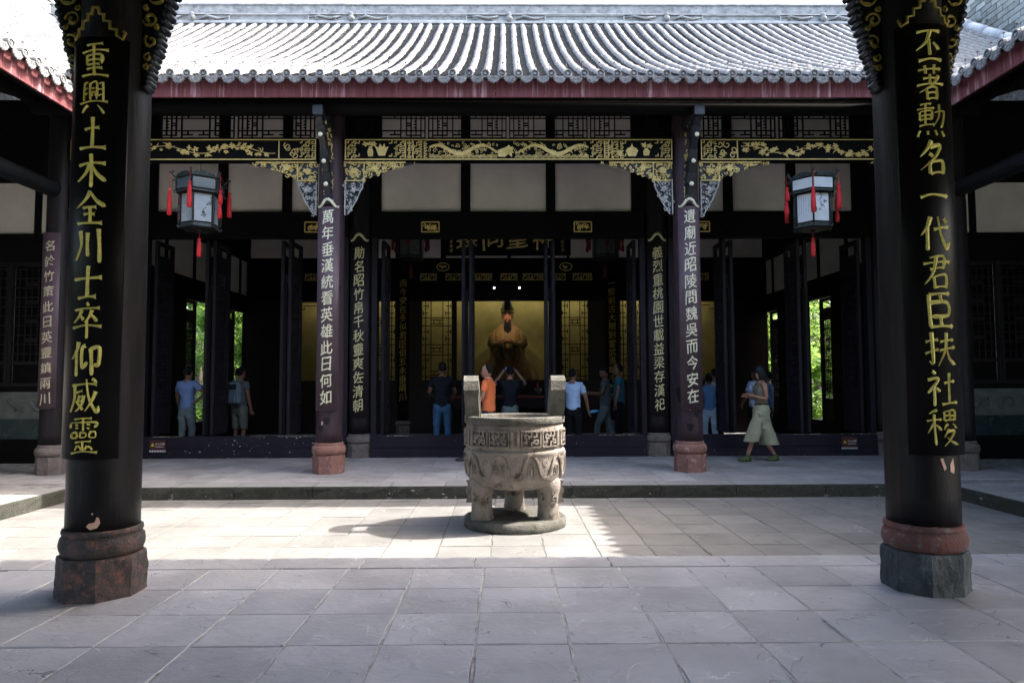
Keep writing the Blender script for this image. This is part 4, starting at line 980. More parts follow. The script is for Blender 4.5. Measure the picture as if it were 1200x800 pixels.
# name plaque
t = thing('name_plaque', 'long black horizontal plaque with four large gold characters above the central doorway', 'plaque', (0, 15.6, 4.72))
mb = MB(); mb.box(-1.45, 1.45, -.03, .03, -.42, .42, .01); mb.build('board', blackM, t)
for i, ch in enumerate('臻同聖神'): put_char(ch, t, goldM, .0, .52, x=-.93+i*.58, y=-.032, depth=.012, bold=.03)
for sx in (-1.30, 1.26):
    for i, ch in enumerate('乙丑年仲夏敬書' if sx < 0 else '蜀人謹題記年月'): put_char(ch, t, goldM, .30-i*.10, .075, x=sx, y=-.032, depth=.004, bold=.01)
# hanging lamp silhouettes inside use the same lantern builder below

# ------------------------------------------------------------------ end walls of the galleries
for sg in (-1, 1):
    lab = 'dark lattice window wall with a carved relief dado at the %s end of the gallery' % ('left' if sg < 0 else 'right')
    t = thing('gallery_wall', lab, 'wall', (sg*9.4, 12.35, 0), 0, 'end walls of the galleries')
    def gb(x0, x1, y0, y1, z0, z1, name, mat): mb = MB(); mb.box(x0, x1, y0, y1, z0, z1); return mb.build(name, mat, t)
    gb(-2.0, 1.98, 0, .1, -.01, .42, 'footing', blackM); gb(-2.0, 1.98, .01, .1, .42, .78, 'teal_dado', greenclM)
    fr = gb(-2.0, 1.98, .0, .1, .78, 1.26, 'relief_dado', reliefM)
    mb = MB()
    for i in range(9):
        x = -1.8+i*.45+jit(.05); mb.tube([(x+.02*k+.10*cos(k*.9), -.01, 1.02+.10*sin(k*.9+i)) for k in range(9)], [.012, .02, .028, .03, .03, .028, .02, .014, .008], 6)
        mb.strip(spiral(x+.2, 1.0+jit(.08), .07, jit(3), 1.1, 8), .02, -.015, .02)
    mb.build('dragon_relief', reliefM, fr)
    gb(-2.0, 1.98, .0, .1, 1.26, 1.36, 'window_sill', blackM)
    for i in range(5):
        x0 = -1.98+i*.79; mb = MB(); k = 0
        mb.box(x0, x0+.05, .0, .06, 1.36, 3.6); mb.box(x0+.72, x0+.77, .0, .06, 1.36, 3.6); mb.box(x0+.05, x0+.72, .005, .055, 1.36, 1.42); mb.box(x0+.05, x0+.72, .005, .055, 3.54, 3.6); mb.box(x0+.05, x0+.72, .005, .055, 1.75, 1.81)
        for q in range(1, 6): xx_ = x0+.05+.67*q/6; mb.box(xx_-.008, xx_+.008, .015, .04, 1.81, 3.54)
        zz_ = 1.95
        while zz_ < 3.5:
            mb.box(x0+.05, x0+.72, .017, .038, zz_-.008, zz_+.008)
            if k % 2: mb.box(x0+.27, x0+.5, .012, .043, zz_+.04, zz_+.11)
            k += 1; zz_ += .17
        mb.build('lattice_window', lacqM, t)
        gb(x0+.05, x0+.72, .07, .09, 1.36, 3.6, 'window_backing', blackM)
    gb(-2.0, 1.98, -.02, .1, 3.6, 4.12, 'lintel', blackM)
    for x0, x1 in (((-1.98, -.9), (-.78, .4), (.5, 1.95)) if sg > 0 else ((-1.95, -.5), (-.4, .78), (.9, 1.98))): gb(x0, x1, .03, .09, 4.12, 5.06, 'plaster_panel', plasterM)
    gb(-2.0, 1.98, .0, .1, 5.06, 6.6, 'upper_boarding', blackM)
    for x0, x1 in (((-.9, -.78), (.4, .5)) if sg > 0 else ((-.5, -.4), (.78, .9))): gb(x0, x1, .0, .1, 4.12, 5.06, 'wall_post', blackM)
    # longitudinal log beam of the gallery
    t = thing('gallery_roof', '%s gallery roof edge with drip tiles over a red fascia beside the courtyard' % ('sunlit left' if sg < 0 else 'shaded right'), 'roof', (sg*6.0, 7.0, 5.45), 0, 'gallery roofs')
    ez = 5.45
    mb = MB(); pr = [(.15, .02), (3.45, 3.45*.46-.05), (5.2, .8), (5.2, .6), (3.45, 3.45*.46-.3), (.3, -.06), (.15, -.12)]
    y0, y1 = -13.0, 2.90
    vs = [(sg*a, y0, b) for a, b in pr]+[(sg*a, y1+max(0, min(a, 3.0))*.75, b) for a, b in pr]; n = len(pr)
    mb.add(vs, [tuple(range(n)), tuple(range(n, 2*n))[::-1]]+[(i, (i+1) % n, n+(i+1) % n, n+i) for i in range(n)])
    mb.build('roof_deck', blackM, t)
    rz = radians(-90) if sg > 0 else radians(90)
    for k in range(36):
        y = 2.72-k*PITCHT
        inst('cover_tile_row', coverW, t, (0, y, jit(.004)), rz); inst('pan_tile_row', panW, t, (sg*.02, y-PITCHT/2, 0), rz)
        inst('eave_disc', discM, t, (-sg*.005, y, .050+jit(.006)), rot=(jit(.06), jit(.06), rz))
        inst('drip_tile', dripM_, t, (-sg*.005, y-PITCHT/2, -.005+jit(.006)), rot=(0, jit(.05), rz+jit(.05)))
        inst('tile_nail', nailMe, t, (sg*.20, y+jit(.01), .19), rot=(jit(.12), jit(.15), 0))
    y = -6.0
    while y < 2.7:
        w = random.uniform(1.8, 2.5); y1_ = min(y+w, 2.80)
        mb = MB(); a, b = sorted((sg*.10, sg*.135)); mb.box(a, b, y+.003, y1_-.003, -.245, .02); mb.build('fascia_board', fasciaM, t); y = y1_
    mb = MB(); mb.tube([(sg*1.2, -9, -.97), (sg*1.2, 3.70, -.97)], .13, 14); mb.build('log_beam', bluewoodM, t)
    mb = MB(); mb.tube([(sg*1.2, -9, .30), (sg*1.2, 3.8, .30)], .14, 12); mb.build('purlin', blackM, t)
    # high brick wall beyond
    t = thing('gable_wall', ('sunlit pale' if sg < 0 else 'shaded grey')+' brick gable wall rising beyond the end of the tiled roof at far '+('left' if sg < 0 else 'right'), 'wall', (sg*11.35, 12.5, 0), 0, 'brick walls beside the roofs')
    mb = MB(); a, b = sorted((sg*.02, sg*.3)); mb.box(a, b, -9, 5.6, -.3, 10.85); mb.build('wall_core', mortarM, t)
    bm_ = MB(); bm_.box(-.5, .5, -.5, .5, -.5, .5); bme = bm_.mesh('brick', brickM)
    z = 8.35; row = 0
    while z < 10.8:
        y = 1.2+(row % 2)*.17
        while y < 5.5:
            if (y-1.2)*1 + (z-8.35)*2 > .5 and len(t.children) < 295:
                inst('brick', bme, t, (-sg*.0+sg*.02-sg*.004+jit(.003), y, z), scale=(.05, .325, .125))
            y += .345
        z += .142; row += 1
    mb = MB(); mb.box(*sorted((-sg*.03, sg*.35)), -9, 5.65, 10.87, 10.97, .01); mb.build('coping', ridgelM, t)
    mb = MB(); mb.box(*sorted((sg*.04-.006*0, sg*.29)), -9.0, 5.6, 10.851, 10.869); mb.build('coping_bed', mortarM, t)

# near gate building: roof over the viewer, back wall, the beam the front columns carry
gate = thing('gate_hall', 'near gate building whose porch roof shades the paved foreground', 'building', (0, 0, 0))
mb = MB(); nz0 = 5.50; pr = [(6.42, nz0), (0, nz0+3.1), (-6.5, nz0), (-6.5, nz0-.15), (0, nz0+2.8), (6.36, nz0-.10)]
vs = [(-14, y, z) for y, z in pr]+[(14, y, z) for y, z in pr]; n = len(pr)
mb.add(vs, [tuple(range(n)), tuple(range(n, 2*n))[::-1]]+[(i, (i+1) % n, n+(i+1) % n, n+i) for i in range(n)]); mb.build('roof', blackM, gate)
for k in range(54):
    x = (k-26.5)*PITCHT
    inst('eave_disc', discM, gate, (x, 6.45, nz0+.08), pi); inst('drip_tile', dripM_, gate, (x+PITCHT/2, 6.45, nz0+.03), pi)
mb = MB(); mb.box(-7, 7, -4.2, -4.0, 0, 7); mb.build('back_wall', blackM, gate)
mb = MB(); mb.box(-7.5, 7.5, NY-.11, NY+.11, 4.75, 5.15); mb.build('front_beam', blackM, gate)
mb = MB(); mb.tube([(-7.5, NY, 6.0), (7.5, NY, 6.0)], .18, 12); mb.build('purlin', blackM, gate)
# carved corner brackets on the near columns
for cx in (-2.855, 2.87):
    for sg in (-1, 1):
        R0 = .222; z0 = 3.62
        out = [(R0-.03, z0-.07), (R0+.015, z0-.08), (R0+.03, z0), (R0+.05, z0+.10), (R0+.09, z0+.20), (R0+.10, z0+.30), (R0+.15, z0+.42), (R0+.17, z0+.55), (R0+.24, z0+.68), (R0+.32, z0+.82), (R0+.5, z0+.96), (R0+.75, z0+1.08), (R0+.95, z0+1.12), (R0-.03, z0+1.12)]
        P = [(cx+sg*a, b) for a, b in out]
        mb = MB(); mb.poly(P, NY-.075, .10); bo = mb.build('carved_bracket', blackM, gate)
        kb = MB()
        for i in range(26):
            t_ = i/25; a = t_*(len(out)-4)+1; k = int(a); f_ = a-k; px = out[k][0]*(1-f_)+out[k+1][0]*f_; pz = out[k][1]*(1-f_)+out[k+1][1]*f_
            kb.tube([(cx+sg*(px+.004), NY-.080, pz), (cx+sg*(px+.004), NY+.03, pz)], .028 if i % 2 else .022, 8)
        o = kb.build('edge_knobs', bluewoodM, bo); o['kind'] = 'stuff'
        yq = NY-.075
        for (a, b, r, st, tn) in ((.04, .12, .028, 0, 1), (.06, .24, .042, 1, 1), (.05, .40, .05, 2, 1.2), (.10, .56, .065, 0, 1.2), (.16, .75, .08, 1, 1.2), (.08, .90, .06, 2, 1.1), (.35, .95, .08, 0, 1.1), (.03, .05, .02, 0, 1), (.02, .48, .018, 0, 1), (.10, .34, .016, 0, 1), (.17, .64, .02, 0, 1)):
            sp = MB(); P2 = spiral(cx+sg*(R0+a), z0+b, r*1.15, 1.2+st, tn*sg, 16); sp.tube([(p[0], yq-.006, p[1]) for p in P2], [.009]*9+[.013]*8, 5); sp.build('scroll_carving', golddimM, bo)
        for (a, b, r) in ((.05, .20, .028), (.06, .36, .03), (.10, .52, .036), (.15, .70, .05), (.05, .06, .02)):
            lf_ = MB(); lf_.poly([(cx+sg*(R0+a-r), z0+b), (cx+sg*(R0+a), z0+b-.35*r), (cx+sg*(R0+a+r), z0+b+.3*r), (cx+sg*(R0+a), z0+b+.25*r)], yq-.014, .02); lf_.build('leaf_carving', golddimM, bo)

# ------------------------------------------------------------------ stone censer
t = thing('stone_censer', 'big round carved stone tripod censer with two upright ears standing in the courtyard', 'censer', (.04, 7.8, -.17)); cens = t
mb = MB(); mb.lathe([(.56, -.01), (.578, .0), (.575, .05), (.568, .09), (.55, .10)], 48)
random.seed(5); mb.map(lambda x, y, z: (x*(1+jit(.012)), y*(1+jit(.012)), z+jit(.003))); mb.build('round_plinth', censdM, t)
mb = MB(); Z0 = .17
body = [(.02, .405), (.26, .408), (.39, .430), (.485, .475), (.528, .535), (.548, .61), (.556, .70), (.556, .80), (.566, .815), (.570, .835), (.562, .85), (.555, .856), (.545, .868), (.548, .876), (.552, .885), (.552, 1.085), (.55, 1.10), (.545, 1.14)]
mb.lathe(body, 64); mb.build('bowl', censM, t)
mb = MB(); mb.lathe([(.53, 1.137), (.562, 1.140), (.568, 1.150), (.568, 1.205), (.562, 1.215), (.50, 1.218), (.49, 1.20), (.485, 1.10), (.48, 1.06)], 64, cap=False); mb.build('rim', censdM, t)
mb = MB(); mb.lathe([(.484, 1.08), (.3, 1.10), (.01, 1.115)], 32, cap=False); mb.build('ash_fill', ashM, t)
def wrap(mb, prof, out=-.012):
    """bend XZ-plane relief round the bowl; prof(z)->radius"""
    def f(x, y, z):
        R = prof(z); a = x/.57; rr = R-y+out; return (rr*sin(a), -rr*cos(a), z)
    mb.map(f); return mb
def bowlr(z):
    for (r0_, z0), (r1_, z1) in zip(body[1:], body[2:]):
        if z0 <= z <= z1 and z1 > z0: return r0_+(r1_-r0_)*(z-z0)/(z1-z0)
    return .56
def dens(pts, step=.03):
    o = []
    for a, b in zip(pts, pts[1:]):
        n = max(1, int(math.hypot(b[0]-a[0], b[1]-a[1])/step)); o += [(a[0]+(b[0]-a[0])*i/n, a[1]+(b[1]-a[1])*i/n) for i in range(n)]
    return o+[pts[-1]]
C_ = 2*pi*.57; npan = 12
for i in range(npan):
    x0 = -C_/2+C_*i/npan+.015; w = C_/npan-.03; mb = MB()
    z0, z1 = .905, 1.07
    if i % 4 == 2 or i % 4 == 3 or True:
        sub = [(x0, x0+w*.80), (x0+w*.86, x0+w)] if i % 2 else [(x0, x0+w*.14), (x0+w*.20, x0+w)]
        for a, b in sub:
            if b-a > .1:
                mb.strip(dens([(a, z0), (b, z0), (b, z1), (a, z1), (a, z0)]), .014, -.018, .03)
                fret(mb, a+.02, b-.02, z0+.02, z1-.02, -.010, .062, .020)
            else: mb.strip(dens([((a+b)/2, z0), ((a+b)/2, z1)]), b-a-.006, -.016, .03)
    wrap(mb, lambda z: .568); mb.build('relief_panel', censM, t)
mb = MB(); A = .115; NW = 10; per = C_/NW
for i in range(NW):
    pts = [(-C_/2+i*per+per*k/24, .685-A*math.tanh(1.4*cos(2*pi*k/24))/.885) for k in range(25)]
    mb.strip(pts, .034, -.026-.0003*i, .045)
    mb.strip(pts, .014, -.032, .012)
wrap(mb, bowlr); mb.build('wave_relief', censM, t)
for i in range(NW):
    xc = -C_/2+i*per; mb = MB()
    # hanging motif in the trough of the wave, arch motif under its crest
    for r in (.034, .018): mb.strip([(xc+r*cos(a), .735+r*sin(a)) for a in [2*pi*k/12 for k in range(13)]], .011, -.018, .03)
    for z in (.785, .805): mb.strip(dens([(xc-.05, z), (xc+.05, z)]), .010, -.009, .02)
    for dx in (-.045, 0, .045): mb.strip([(xc+dx, .775), (xc+dx, .815)], .012, -.011, .02)
    wrap(mb, bowlr); mb.build('hanging_motif', censM, t)
    mb = MB(); xc += per/2
    mb.strip([(xc-.035, .60), (xc-.035, .67), (xc-.018, .705), (xc+.018, .705), (xc+.035, .67), (xc+.035, .60)], .016, -.020, .03); mb.strip([(xc, .61), (xc, .67)], .022, -.022, .03)
    wrap(mb, bowlr); mb.build('arch_motif', censM, t)
for lx, ly in ((-.365, -.20), (.365, -.20), (0, .36)):
    mb = MB(); mb.lathe([(.122, .085), (.128, .10), (.118, .16), (.112, .26), (.118, .36), (.136, .42), (.140, .50), (.11, .56), (.02, .58)], 24, (lx, ly, 0)); lo = mb.build('tripod_leg', censM, t)
    ox = 1 if lx >= 0 else -1
    if lx:
        mb = MB(); mb.loft([[(lx+ox*a, ly-.035, z), (lx+ox*(a+.055+.012*sin(z*50)), ly-.03, z), (lx+ox*(a+.055+.012*sin(z*50)), ly+.03, z), (lx+ox*a, ly+.035, z)] for z, a in [(.28+.02*k, .108) for k in range(13)]], smooth=False); mb.build('side_flange', censM, lo)
    for kx in ((-.5, .5) if lx else (0,)):
        mb = MB()
        for q in range(3):
            mb.strip(spiral(kx*.13, .33+q*.065, .038, jit(2), 1.1*(1 if kx > 0 else -1), 10), .013, -.012, .02); 
        mb.strip([(kx*.13-.04, .29), (kx*.13+.04, .29)], .012, -.012, .02)
        mb.map(lambda x, y, z: (lx+(.124-y)*sin(x/.13), ly-(.124-y)*cos(x/.13), z)); mb.build('mask_relief', censM, lo)
for sg in (-1, 1):
    mb = MB(); path = [(-.155, 1.19), (-.165, 1.35), (-.165, 1.50), (-.14, 1.575), (-.08, 1.605), (0, 1.615), (.08, 1.605), (.14, 1.575), (.165, 1.50), (.165, 1.35), (.155, 1.19)]
    rings = []
    for i, (py, pz) in enumerate(path):
        a = path[max(0, i-1)]; b = path[min(len(path)-1, i+1)]; ty, tz = b[0]-a[0], b[1]-a[1]; l = math.hypot(ty, tz); ny, nz2 = -tz/l, ty/l
        w = .052; xi, xo = .385, .545; lean = (pz-1.19)*.06
        rings.append([(sg*(xi+lean), py-ny*w, pz-nz2*w), (sg*(xo+lean), py-ny*w, pz-nz2*w), (sg*(xo+lean-.0), py+ny*w, pz+nz2*w), (sg*(xi+lean), py+ny*w, pz+nz2*w)])
    mb.loft(rings, smooth=False); mb.map(lambda x, y, z: (x+jit(.003), y+jit(.003), z)); mb.build('upright_ear', censdM, t)

# ------------------------------------------------------------------ lanterns
tassdM = M('shade darkened tassel', (.16, .008, .010), (.10, .006, .008), 40, rough=.8)  # red darkened in the colour for tassels in the unlit hall
def tassel(parent, x, y, z, cord, L, double=False, mat=None):
    tassM_ = mat or tassM
    mb = MB(); mb.tube([(x, y, z), (x+jit(.005), y, z-cord)], .005, 4); mb.build('cord', tassM_, parent)
    n = 2 if double else 1
    for k in range(n):
        zz = z-cord-k*(L*.55); mb = MB(); l_ = L*(.55 if double else 1)
        mb.lathe([(.006, 0), (.026, -.01), (.028, -.03), (.016, -.05), (.024, -.075), (.032, -.10), (.038, -l_*.7), (.036, -l_+.01), (.008, -l_)], 10, (x+jit(.012), y, zz)); mb.map(lambda a, b, c: (a+jit(.002), b+jit(.002), c)); mb.build('tassel', tassM_, parent)
dimpaperM = M('gloom darkened lantern paper', (.10, .115, .12), rough=.8)  # paper colour darkened to imitate weak light deep inside the hall
def lantern(x, y, ztop, rot, label, variant, group, s=1.0, dim=False):
    t = thing('palace_lantern', label, 'lantern', (x, y, ztop), rot, group)
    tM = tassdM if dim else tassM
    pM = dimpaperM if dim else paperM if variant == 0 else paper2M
    ru, rl, a6 = .385*s, .305*s, [k*pi/3 for k in range(6)]
    def C(r, a, z): return (r*cos(a), r*sin(a), z*s)
    H = dict(ct=-.10, ut=-.125, ub=-.33, lt=-.385, lb=-.90, bb=-.985)
    mb = MB()
    for a in a6:
        mb.tube([C(ru, a, H['ut']+.02), C(ru, a, H['ub']-.03)], .016*s, 5, smooth=False); mb.tube([C(rl, a, H['ub']-.05), C(rl, a, H['bb'])], .016*s, 5, smooth=False)
    def hexrail(r, z, w): mb.tube([C(r, a, z) for a in a6+[0]], w, 4, smooth=False)
    for r, z, w in ((ru, H['ut'], .014*s), (ru, H['ub'], .014*s), (ru, H['ub']-.05, .012*s), (rl, H['lt'], .013*s), (rl, H['lb'], .013*s), (rl*1.02, H['bb'], .014*s)): hexrail(r, z, w)
    mb.build('frame', lacqM, t)
    for i, a in enumerate(a6):
        b = a+pi/3; am = (a+b)/2
        def quad(r, za, zb, mat, name, k=.93, off=0, th=.006):
            p = Vector(C(r, a, 0)); q = Vector(C(r, b, 0)); m = (p+q)/2; p, q = m+(p-m)*k, m+(q-m)*k; nv = Vector((cos(am), sin(am), 0))
            m2 = MB(); P = [p+nv*off, q+nv*off, q+nv*(off-th), p+nv*(off-th)]
            m2.loft([[tuple(v+Vector((0, 0, za*s))) for v in P], [tuple(v+Vector((0, 0, zb*s))) for v in P]], smooth=False); return m2.build(name, mat, t)
        quad(ru, H['ub']+.015, H['ut']-.015, glassdM if variant == 0 else pM, 'upper_pane')
        po = quad(rl, H['lb']+.015, H['lt']-.015, pM, 'paper_panel')
        quad(ru, H['ub']-.045, H['ub']-.012, patM, 'filigree_rail', .96, .004); quad(rl, H['bb']+.012, H['lb']-.012, patM, 'base_rail', .96, .004)
        # crown crest: scalloped outline
        p = Vector(C(ru, a, 0)); q = Vector(C(ru, b, 0)); m2 = MB(); n = 12; rings = []
        for k in range(n+1):
            f = k/n; c = p+(q-p)*(.04+.92*f); h = (.03+.055*sin(pi*f)**.7+.008*cos(f*40))*s; z = H['ut']*s+.012
            nv = Vector((cos(am), sin(am), 0))*.01; rings.append([tuple(c+nv+Vector((0, 0, z))), tuple(c+nv+Vector((0, 0, z+h))), tuple(c-nv+Vector((0, 0, z+h))), tuple(c-nv+Vector((0, 0, z)))])
        m2.loft(rings, smooth=False)
        for k in range(5):
            f = .15+.7*k/4; c = p+(q-p)*f+Vector((cos(am), sin(am), 0))*.014
            dv = (q-p).normalized(); P3 = [tuple(c+dv*(.022*s*cos(w_))+Vector((0, 0, H['ut']*s+.045*s+.02*s*sin(w_)))) for w_ in [j*pi/4 for j in range(8)]]; m2.tube(P3, .005*s, 4)
        m2.build('crown_crest', patM, t)
        # inked writing or painted branch on the paper
        dv = (q-p).normalized(); c0 = (Vector(C(rl, a, 0))+Vector(C(rl, b, 0)))/2+Vector((cos(am), sin(am), 0))*.003; m2 = MB()
        rw = random.Random(i*7+variant)
        if (i+variant) % 2:
            for col in range(6):
                u = (-.105+.042*col)*s; z = H['lt']-.06
                while z > H['lb']+.08+rw.random()*.12:
                    w_, h_ = .010*s*rw.uniform(.6, 1), .010*s
                    P = [c0+dv*(u-w_/2)+Vector((0, 0, z*s)), c0+dv*(u+w_/2)+Vector((0, 0, z*s+.003)), c0+dv*(u+w_/2)+Vector((0, 0, z*s-h_*.5)), c0+dv*(u+w_*.1)+Vector((0, 0, z*s-h_)), c0+dv*(u-w_/2)+Vector((0, 0, z*s-h_*.6))]
                    m2.add([tuple(v) for v in P], [tuple(range(5))]); z -= .022
        else:
            for br in range(5):
                pt = c0+dv*(rw.uniform(-.1, .1)*s)+Vector((0, 0, (H['lb']+.08+rw.random()*.3)*s)); P = [pt]
                for k in range(5): pt = pt+dv*(rw.uniform(-.03, .03)*s)+Vector((0, 0, rw.uniform(-.02, .05)*s)); P.append(pt)
                m2.tube([tuple(v) for v in P], [.004*s*(1.2-k*.18) for k in range(6)], 3)
                for v in P[1:]:
                    r_ = rw.uniform(.006, .016)*s; m2.add([tuple(v+dv*r_*cos(w_)+Vector((0, 0, r_*sin(w_)))) for w_ in (0, 1.2, 2.4, 3.6, 4.9)], [(0, 1, 2, 3, 4)])
        m2.build('ink_drawing', inkM, po)
        # side filigree wings on lower corners and dragon finials on upper corners
        m2 = MB()
        for k in range(9):
            z = H['lt']-.03-k*.06; cc = Vector(C(rl+.025*s, a, z)); m2.tube([tuple(cc+Vector((cos(a)*.014*cos(w_), sin(a)*.014*cos(w_), .024*sin(w_)))) for w_ in [j*pi/3 for j in range(7)]], .006*s, 4)
        m2.tube([C(rl+.044*s, a, H['lt']-.01), C(rl+.05*s, a, (H['lt']+H['lb'])/2), C(rl+.044*s, a, H['lb'])], .006*s, 4)
        m2.tube([C(rl, a, H['bb']+.03), C(rl+.04*s, a, H['bb']+.0), C(rl+.055*s, a, H['bb']+.03), C(rl+.035*s, a, H['bb']+.05)], [.014*s, .016*s, .012*s, .006*s], 5)
        m2.build('filigree_wing', patM, t)
        m2 = MB(); m2.tube([C(ru-.01, a, H['ut']-.02), C(ru+.03*s, a, H['ut']+.02), C(ru+.07*s, a, H['ut']+.075), C(ru+.12*s, a, H['ut']+.085)], [.018*s, .022*s, .020*s, .008*s], 6)
        m2.tube([C(ru+.06*s, a, H['ut']+.06), C(ru+.05*s, a, H['ut']+.11), C(ru+.08*s, a, H['ut']+.125)], [.012*s, .012*s, .004*s], 5)
        m2.build('dragon_finial', patM, t); m2 = MB()
        m2.tube([C(ru, a, H['ut']-.06), C(ru+.05*s, a, H['ut']-.04), C(ru+.07*s, a, H['ut']-.08)], [.014*s, .014*s, .005*s], 5)
        m2.build('corner_hook', patM, t); m2 = MB()
        m2.tube([C(ru, a, H['ub']-.02), C(ru+.035*s, a, H['ub']-.03), C(ru+.02*s, a, H['ub']-.07)], [.016*s, .014*s, .006*s], 5)
        m2.build('corner_hook', patM, t)
        tx, ty = (ru+.105*s)*cos(a), (ru+.105*s)*sin(a); tassel(t, tx, ty, (H['ut']+.07)*s, (.28 if i % 2 else .20)*s, .46*s, double=(i % 3 == 1), mat=tM)
    mb = MB(); mb.lathe([(rl*.98, H['bb']*s), (rl*.96, (H['bb']-.012)*s), (.05, (H['bb']-.014)*s), (.03, (H['bb']-.05)*s)], 6, smooth=False); mb.build('bottom_board', lacqM, t)
    tassel(t, 0, 0, (H['bb']-.03)*s, .12*s, .34*s, mat=tM)
    mb = MB(); mb.lathe([(ru*.9, H['ut']*s-.01), (ru*.5, H['ct']*s), (.03, -.02*s)], 6, cap=False, smooth=False); mb.tube([(0, 0, -.03), (0, 0, .55)], .006, 5); mb.build('suspension', patM if not dim else blackM, t)
    return t
lantern(-5.06, 11.1, 4.835, radians(-90+4), 'hexagonal bronze lantern with red tassels hanging in the left bay', 0, 'hexagonal lanterns in the side bays', .93)
lantern(5.02, 11.1, 4.825, radians(-60+9), 'hexagonal bronze lantern with bright paper panels and red tassels hanging in the right bay', 1, 'hexagonal lanterns in the side bays', .93)
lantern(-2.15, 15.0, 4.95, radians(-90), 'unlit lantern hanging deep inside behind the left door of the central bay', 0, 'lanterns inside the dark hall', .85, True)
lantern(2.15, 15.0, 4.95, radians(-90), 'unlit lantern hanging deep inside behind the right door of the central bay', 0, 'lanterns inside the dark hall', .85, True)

# ------------------------------------------------------------------ people
def skin_mesh(nodes, edges, mat, name, parent, sub=1, root=0, extra=None, crease=0):
    me = bpy.data.meshes.new('tmp'); me.from_pydata([n_[0] for n_ in nodes], edges, [])
    o = bpy.data.objects.new('tmp', me); COL.objects.link(o)
    bm = bmesh.new(); bm.from_mesh(me); lay = bm.verts.layers.skin.verify()
    for v, n_ in zip(bm.verts, nodes):
        r = n_[1]; v[lay].radius = (r, r) if isinstance(r, (int, float)) else r; v[lay].use_root = (v.index == root)
    bm.to_mesh(me); bm.free()
    m1 = o.modifiers.new('s', 'SKIN'); m1.use_smooth_shade = True; m2 = o.modifiers.new('u', 'SUBSURF'); m2.levels = sub; m2.render_levels = sub
    dg = bpy.context.evaluated_depsgraph_get(); em = bpy.data.meshes.new_from_object(o.evaluated_get(dg))
    bm = bmesh.new(); bm.from_mesh(em)
    if extra:
        bm2 = bpy.data.meshes.new('t2'); bm2.from_pydata(extra.v, [], extra.f); bm.from_mesh(bm2); bpy.data.meshes.remove(bm2)
        bmesh.ops.recalc_face_normals(bm, faces=bm.faces)
    if crease:
        bm.normal_update(); sd_ = len(bm.verts)*.37+nodes[0][1][0]*100
        for v in bm.verts:
            p = v.co; q = noise.noise(Vector((p.x*9+sd_, p.y*9, p.z*16+p.x*10)))*.9+noise.noise(Vector((p.x*22, p.y*22+sd_, p.z*34)))*.45
            v.co = p+v.normal*q*crease
    for f in bm.faces: f.smooth = True
    out = bpy.data.meshes.new(name); bm.to_mesh(out); bm.free(); out.materials.append(mat)
    bpy.data.objects.remove(o); bpy.data.meshes.remove(me)
    return inst(name, out, parent)
def head_rings(hc, yaw, pitch, s):
    R = [(-.115, .040, .045, .010), (-.105, .052, .066, .018), (-.075, .062, .085, .014), (-.035, .070, .094, .006), (.005, .074, .098, 0), (.045, .073, .098, -.006), (.08, .062, .084, -.010), (.105, .042, .058, -.012), (.12, .012, .016, -.012)]
    mat = Matrix.Rotation(yaw, 4, 'Z') @ Matrix.Rotation(pitch, 4, 'X'); mb = MB()
    rings = []
    for z, rx, ry, cy in R: rings.append([(rx*cos(2*pi*k/16), cy+ry*sin(2*pi*k/16), z) for k in range(16)])
    mb.loft(rings)
    mb.loft([[(-.010, .085, .012), (.010, .085, .012), (.004, .092, .014), (-.004, .092, .014)], [(-.017, .082, -.035), (.017, .082, -.035), (.009, .118, -.03), (-.009, .118, -.03)], [(-.012, .08, -.045), (.012, .08, -.045), (.007, .10, -.044), (-.007, .10, -.044)]], smooth=True)   # nose
    mb.tube([(-.022, .090, -.066), (0, .100, -.064), (.022, .090, -.066)], [.004, .008, .004], 5); mb.tube([(-.02, .088, -.078), (0, .097, -.078), (.02, .088, -.078)], [.004, .007, .004], 5)
    for sg in (-1, 1): mb.loft([[(sg*(.070+.012*q), -.012+ry*cos(2*pi*k/8), -.012+rz*sin(2*pi*k/8)) for k in range(8)] for q, ry, rz in ((0, .016, .028), (1, .020, .034), (1.2, .012, .022))])
    mb.xf(Matrix.Translation(hc) @ mat @ Matrix.Scale(s, 4)); return mb, Matrix.Translation(hc) @ mat @ Matrix.Scale(s, 4)
def fingers(mb, wrist, hand, curl=.4, s=1.0, sidev=None):
    d = (Vector(hand)-Vector(wrist)).normalized(); sv = sidev or (Vector((0, 1, 0)) if abs(d.y) < .8 else Vector((1, 0, 0))); sv = (sv-d*sv.dot(d)).normalized(); nv = d.cross(sv).normalized()
    h = Vector(hand)
    for k, L in enumerate((.070, .078, .074, .058)):
        b = h+sv*((k-1.5)*.019)*s+d*.01; P = [b]; dd = d.copy()
        for j in range(3): dd = (dd+nv*curl*(.6+.2*k*.3)).normalized(); P.append(P[-1]+dd*L/3*s)
        mb.tube(P, [.0095*s, .009*s, .008*s, .006*s], 6)
    P = [h-d*.03-sv*.03*s, h-sv*.05*s+d*.005, h-sv*.052*s+d*.03+nv*.012, h-sv*.045*s+d*.048+nv*.02]; mb.tube(P, [.012*s, .011*s, .009*s, .007*s], 6)
